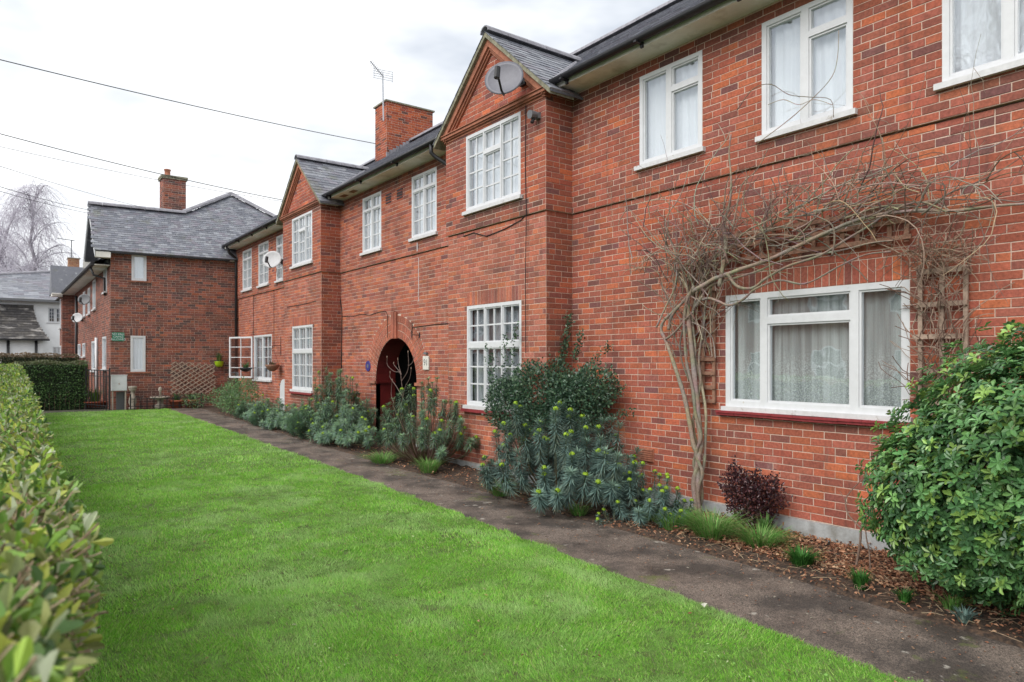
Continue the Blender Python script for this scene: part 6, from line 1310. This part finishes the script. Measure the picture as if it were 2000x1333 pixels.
Ls = [litter(6000, 5.62, 6.6, 1.4, 5.2, .045), litter(1800, 5.2, 6.6, 1.0, 5.4, .035), litter(900, 5.2, 6.4, 5.2, 11, .04), litter(500, 5.2, 6.4, 11, 22, .05)]
def scatter(n, y0, y1, size):                              # bits blown onto the path, thickest along the bed
    y = RNG.uniform(y0, y1, n); a = np.interp(y, [0, 1.8, 5.8, 9.7, 23.9], [4.06, 4.10, 4.25, 4.34, 4.42]); b = np.interp(y, [0, 1.6, 3.5, 7, 24], [5.12, 5.13, 5.3, 5.22, 5.3]); f = RNG.random(n) ** .45
    pos = np.stack([a + (b - a) * f, y, .0155 * np.clip(y - 4, 0, 24) - .002 + RNG.random(n) * .006], 1); return leaves(pos, RNG.normal(size=(n, 3)) * np.array([1, 1, .1]), np.array([0, 0, 1.]) + RNG.normal(0, .2, (n, 3)), size * RNG.uniform(.3, 1.2, n), size * .5 * RNG.uniform(.5, 1.1, n), rcol(n, DL + [(.10, .075, .06), (.45, .42, .33)], .5, 1.1), .2)
Ls += [scatter(420, .8, 6, .026), scatter(420, 6, 14, .03), scatter(200, 14, 24, .04)]
n = 130; y = 1.3 + 16 * RNG.random(n) ** 1.5; x = RNG.uniform(.3, 4.2, n); Ls.append(leaves(np.stack([x, y, .0155 * np.clip(y - 4, 0, 24) + .014 + RNG.random(n) * .01], 1), RNG.normal(size=(n, 3)) * np.array([1, 1, .2]), np.array([0, 0, 1.]) + RNG.normal(0, .4, (n, 3)), RNG.uniform(.012, .035, n), RNG.uniform(.008, .02, n), rcol(n, DL + [(.12, .08, .06)], .5, 1.1), .3))
ll = np_mesh('leaf_litter', np.concatenate([l[0] for l in Ls]), 4, np.concatenate([l[1] for l in Ls]), 'dead_leaf'); tag(ll, 'brown fallen leaves covering the flower bed', 'leaf litter', kind='stuff')
mb = MB()
for i in range(260):                                       # fine dead stalks on the bed
    y = random.uniform(1.2, 5.3); x = random.uniform(path_right(y) + .03, 6.3); a = random.uniform(0, 6.28); l = random.uniform(.06, .25); mb.tube([(x, y, gz(y) + .03), (x + math.cos(a) * l * .5, y + math.sin(a) * l * .5, gz(y) + .05), (x + math.cos(a + .4) * l, y + math.sin(a + .4) * l, gz(y) + .03)], .002, 3, col=random.choice(((.28, .2, .13), (.14, .09, .06), (.36, .28, .18))))
tag(tag(mb.build('dead_stalks', 'bark'), kind='stuff'), 'thin dead stalks lying on the flower bed', 'stalks')
for i, (px, py, lb) in enumerate(((218, 929, 'pale scrap lying on the lawn near the hedge'), (1376, 1195, 'pale fallen petal at the lawn edge'))):
    s = EYE * FPX / (py - HOR); dx, dy = ray(px); x, y = s * dx, s * dy; mb = MB(); mb.add([(x, y, .03), (x + .05, y + .015, .045), (x + .065, y + .055, .035), (x + .01, y + .04, .04)], [(0, 1, 2, 3)], (.62, .62, .52)); tag(mb.build('litter_scrap', 'leaf_matt'), lb, 'litter')

# ------------------------------------------------------------------ birches beyond the white house
def birch(label, x, y, h, seed, name='birch_tree', droop=1.):
    rg_ = random.Random(seed); T = thing(name, label, 'tree', (x, y, gz(28))); z0 = .2; P_ = [Vector((x, y, z0))]
    for i in range(1, 11): P_.append(Vector((x + rg_.gauss(0, .12) * i * .4, y + rg_.gauss(0, .1), z0 + h * i / 10)))
    MB().tube(P_, [.24 * (1 - .9 * i / 10) + .02 for i in range(11)], 8, col=(.30, .28, .31)).build('trunk', 'bark', T, True)
    lb = MB(); tw_ = MB(); c1 = (.38, .36, .40); c2 = (.50, .47, .53)
    for i in range(58):
        f = rg_.uniform(.25, .97); k = f * 10; b = P_[int(k)].lerp(P_[min(int(k) + 1, 10)], k % 1); a = rg_.uniform(0, 6.283); out = Vector((math.cos(a), math.sin(a), 0)); L_ = h * .30 * (1.1 - f) ** .6 * rg_.uniform(.7, 1.15)
        Q_ = [b]; d = (out * .55 + Vector((0, 0, 1.2))).normalized()
        for s_ in range(7): d = (d + Vector((rg_.gauss(0, .12), rg_.gauss(0, .12), -.10 * s_ * .5))).normalized(); Q_.append(Q_[-1] + d * L_ / 7)
        lb.tube(Q_, [.05 * (1 - f * .6) * (1 - .75 * j / 7) + .012 for j in range(8)], 5, col=c1)
        for t in range(int(24 * droop)):
            j = rg_.uniform(1.5, 7); q = Q_[int(j)].lerp(Q_[min(int(j) + 1, 7)], j % 1); a2 = rg_.uniform(0, 6.283); d2 = (out * .4 + Vector((math.cos(a2) * .7, math.sin(a2) * .7, rg_.uniform(-.2, .5)))).normalized(); l2 = rg_.uniform(.8, 2.6) * h / 11; R_ = [q]
            for s_ in range(6): d2 = (d2 + Vector((rg_.gauss(0, .1), rg_.gauss(0, .1), -.30 * droop))).normalized(); R_.append(R_[-1] + d2 * l2 / 6)
            tw_.tube(R_, [.009, .008, .008, .007, .007, .006, .005], 3, col=c2, cap=False)
            if rg_.random() < .7:
                q = R_[rg_.randint(1, 4)]; d2 = Vector((rg_.gauss(0, 1), rg_.gauss(0, 1), -.4)).normalized(); R2 = [q]
                for s_ in range(4): d2 = (d2 + Vector((0, 0, -.4))).normalized(); R2.append(R2[-1] + d2 * l2 * .12)
                tw_.tube(R2, .009, 3, col=c2, cap=False)
    lb.build('limbs', 'bark', T, True); tag(tw_.build('twigs', 'bark', T), kind='stuff')
p = atY(62, 600, 66); birch('tall weeping birch with drooping bare twigs behind the white house', p.x, 66, 15.4, 21)
p = atY(18, 600, 72); birch('paler bare birch left of the tall weeping birch', p.x, 72, 14.2, 22)
p = atY(-40, 600, 70); birch('bare birch at the left edge of the picture', p.x - 1, 70, 11.5, 23)
birch('tall bare tree across the street, reflected in the top right window', -11, 8.3, 14.5, 31, droop=.6)

# ------------------------------------------------------------------ houses across the street: out of the frame, they show in the window panes
def far_house(label, y0, y1):
    T = thing('opposite_house', label, 'house', (-17, (y0 + y1) / 2, 0)); fr = Fr((-13.5, 0, 0), (0, -1, 0), (1, 0, 0)); mb = MB(); mb.box((-20.5, y0, -.1), (-13.5, y1, 5.3), (.30, .11, .075)); mb.build('wall', 'brick', T)
    mb = MB(); mb.add([(-13, y0 - .3, 5.2), (-13, y1 + .3, 5.2), (-17, y1 + .3, 8.2), (-17, y0 - .3, 8.2), (-21, y0 - .3, 5.2), (-21, y1 + .3, 5.2)], [(0, 1, 2, 3), (3, 2, 5, 4), (0, 3, 4), (1, 5, 2), (0, 4, 5, 1)], SLC).build('roof', 'slate', T)
    n = int((y1 - y0) / 3.2)
    for i in range(n):
        y = y0 + (y1 - y0) * (i + .5) / n
        for z0_ in (1.0, 3.6):
            mb = MB(); fr.box(mb, -y - .62, -y + .62, 0, .05, z0_, z0_ + 1.35); W_ = mb.build('window', 'white_paint', T)
            for k in (0, 1):
                for r_ in (0, 1): p = MB(); a = -y - .54 + k * .56; fr.box(p, a, a + .5, .051, .056, z0_ + .08 + r_ * .64, z0_ + .63 + r_ * .64); p.build('pane', 'car_glass', W_)
far_house('brick house across the street, reflected in the wide lace-curtained window', 7, 23); far_house('brick house across the street, reflected in the lower bay windows', 26, 44)
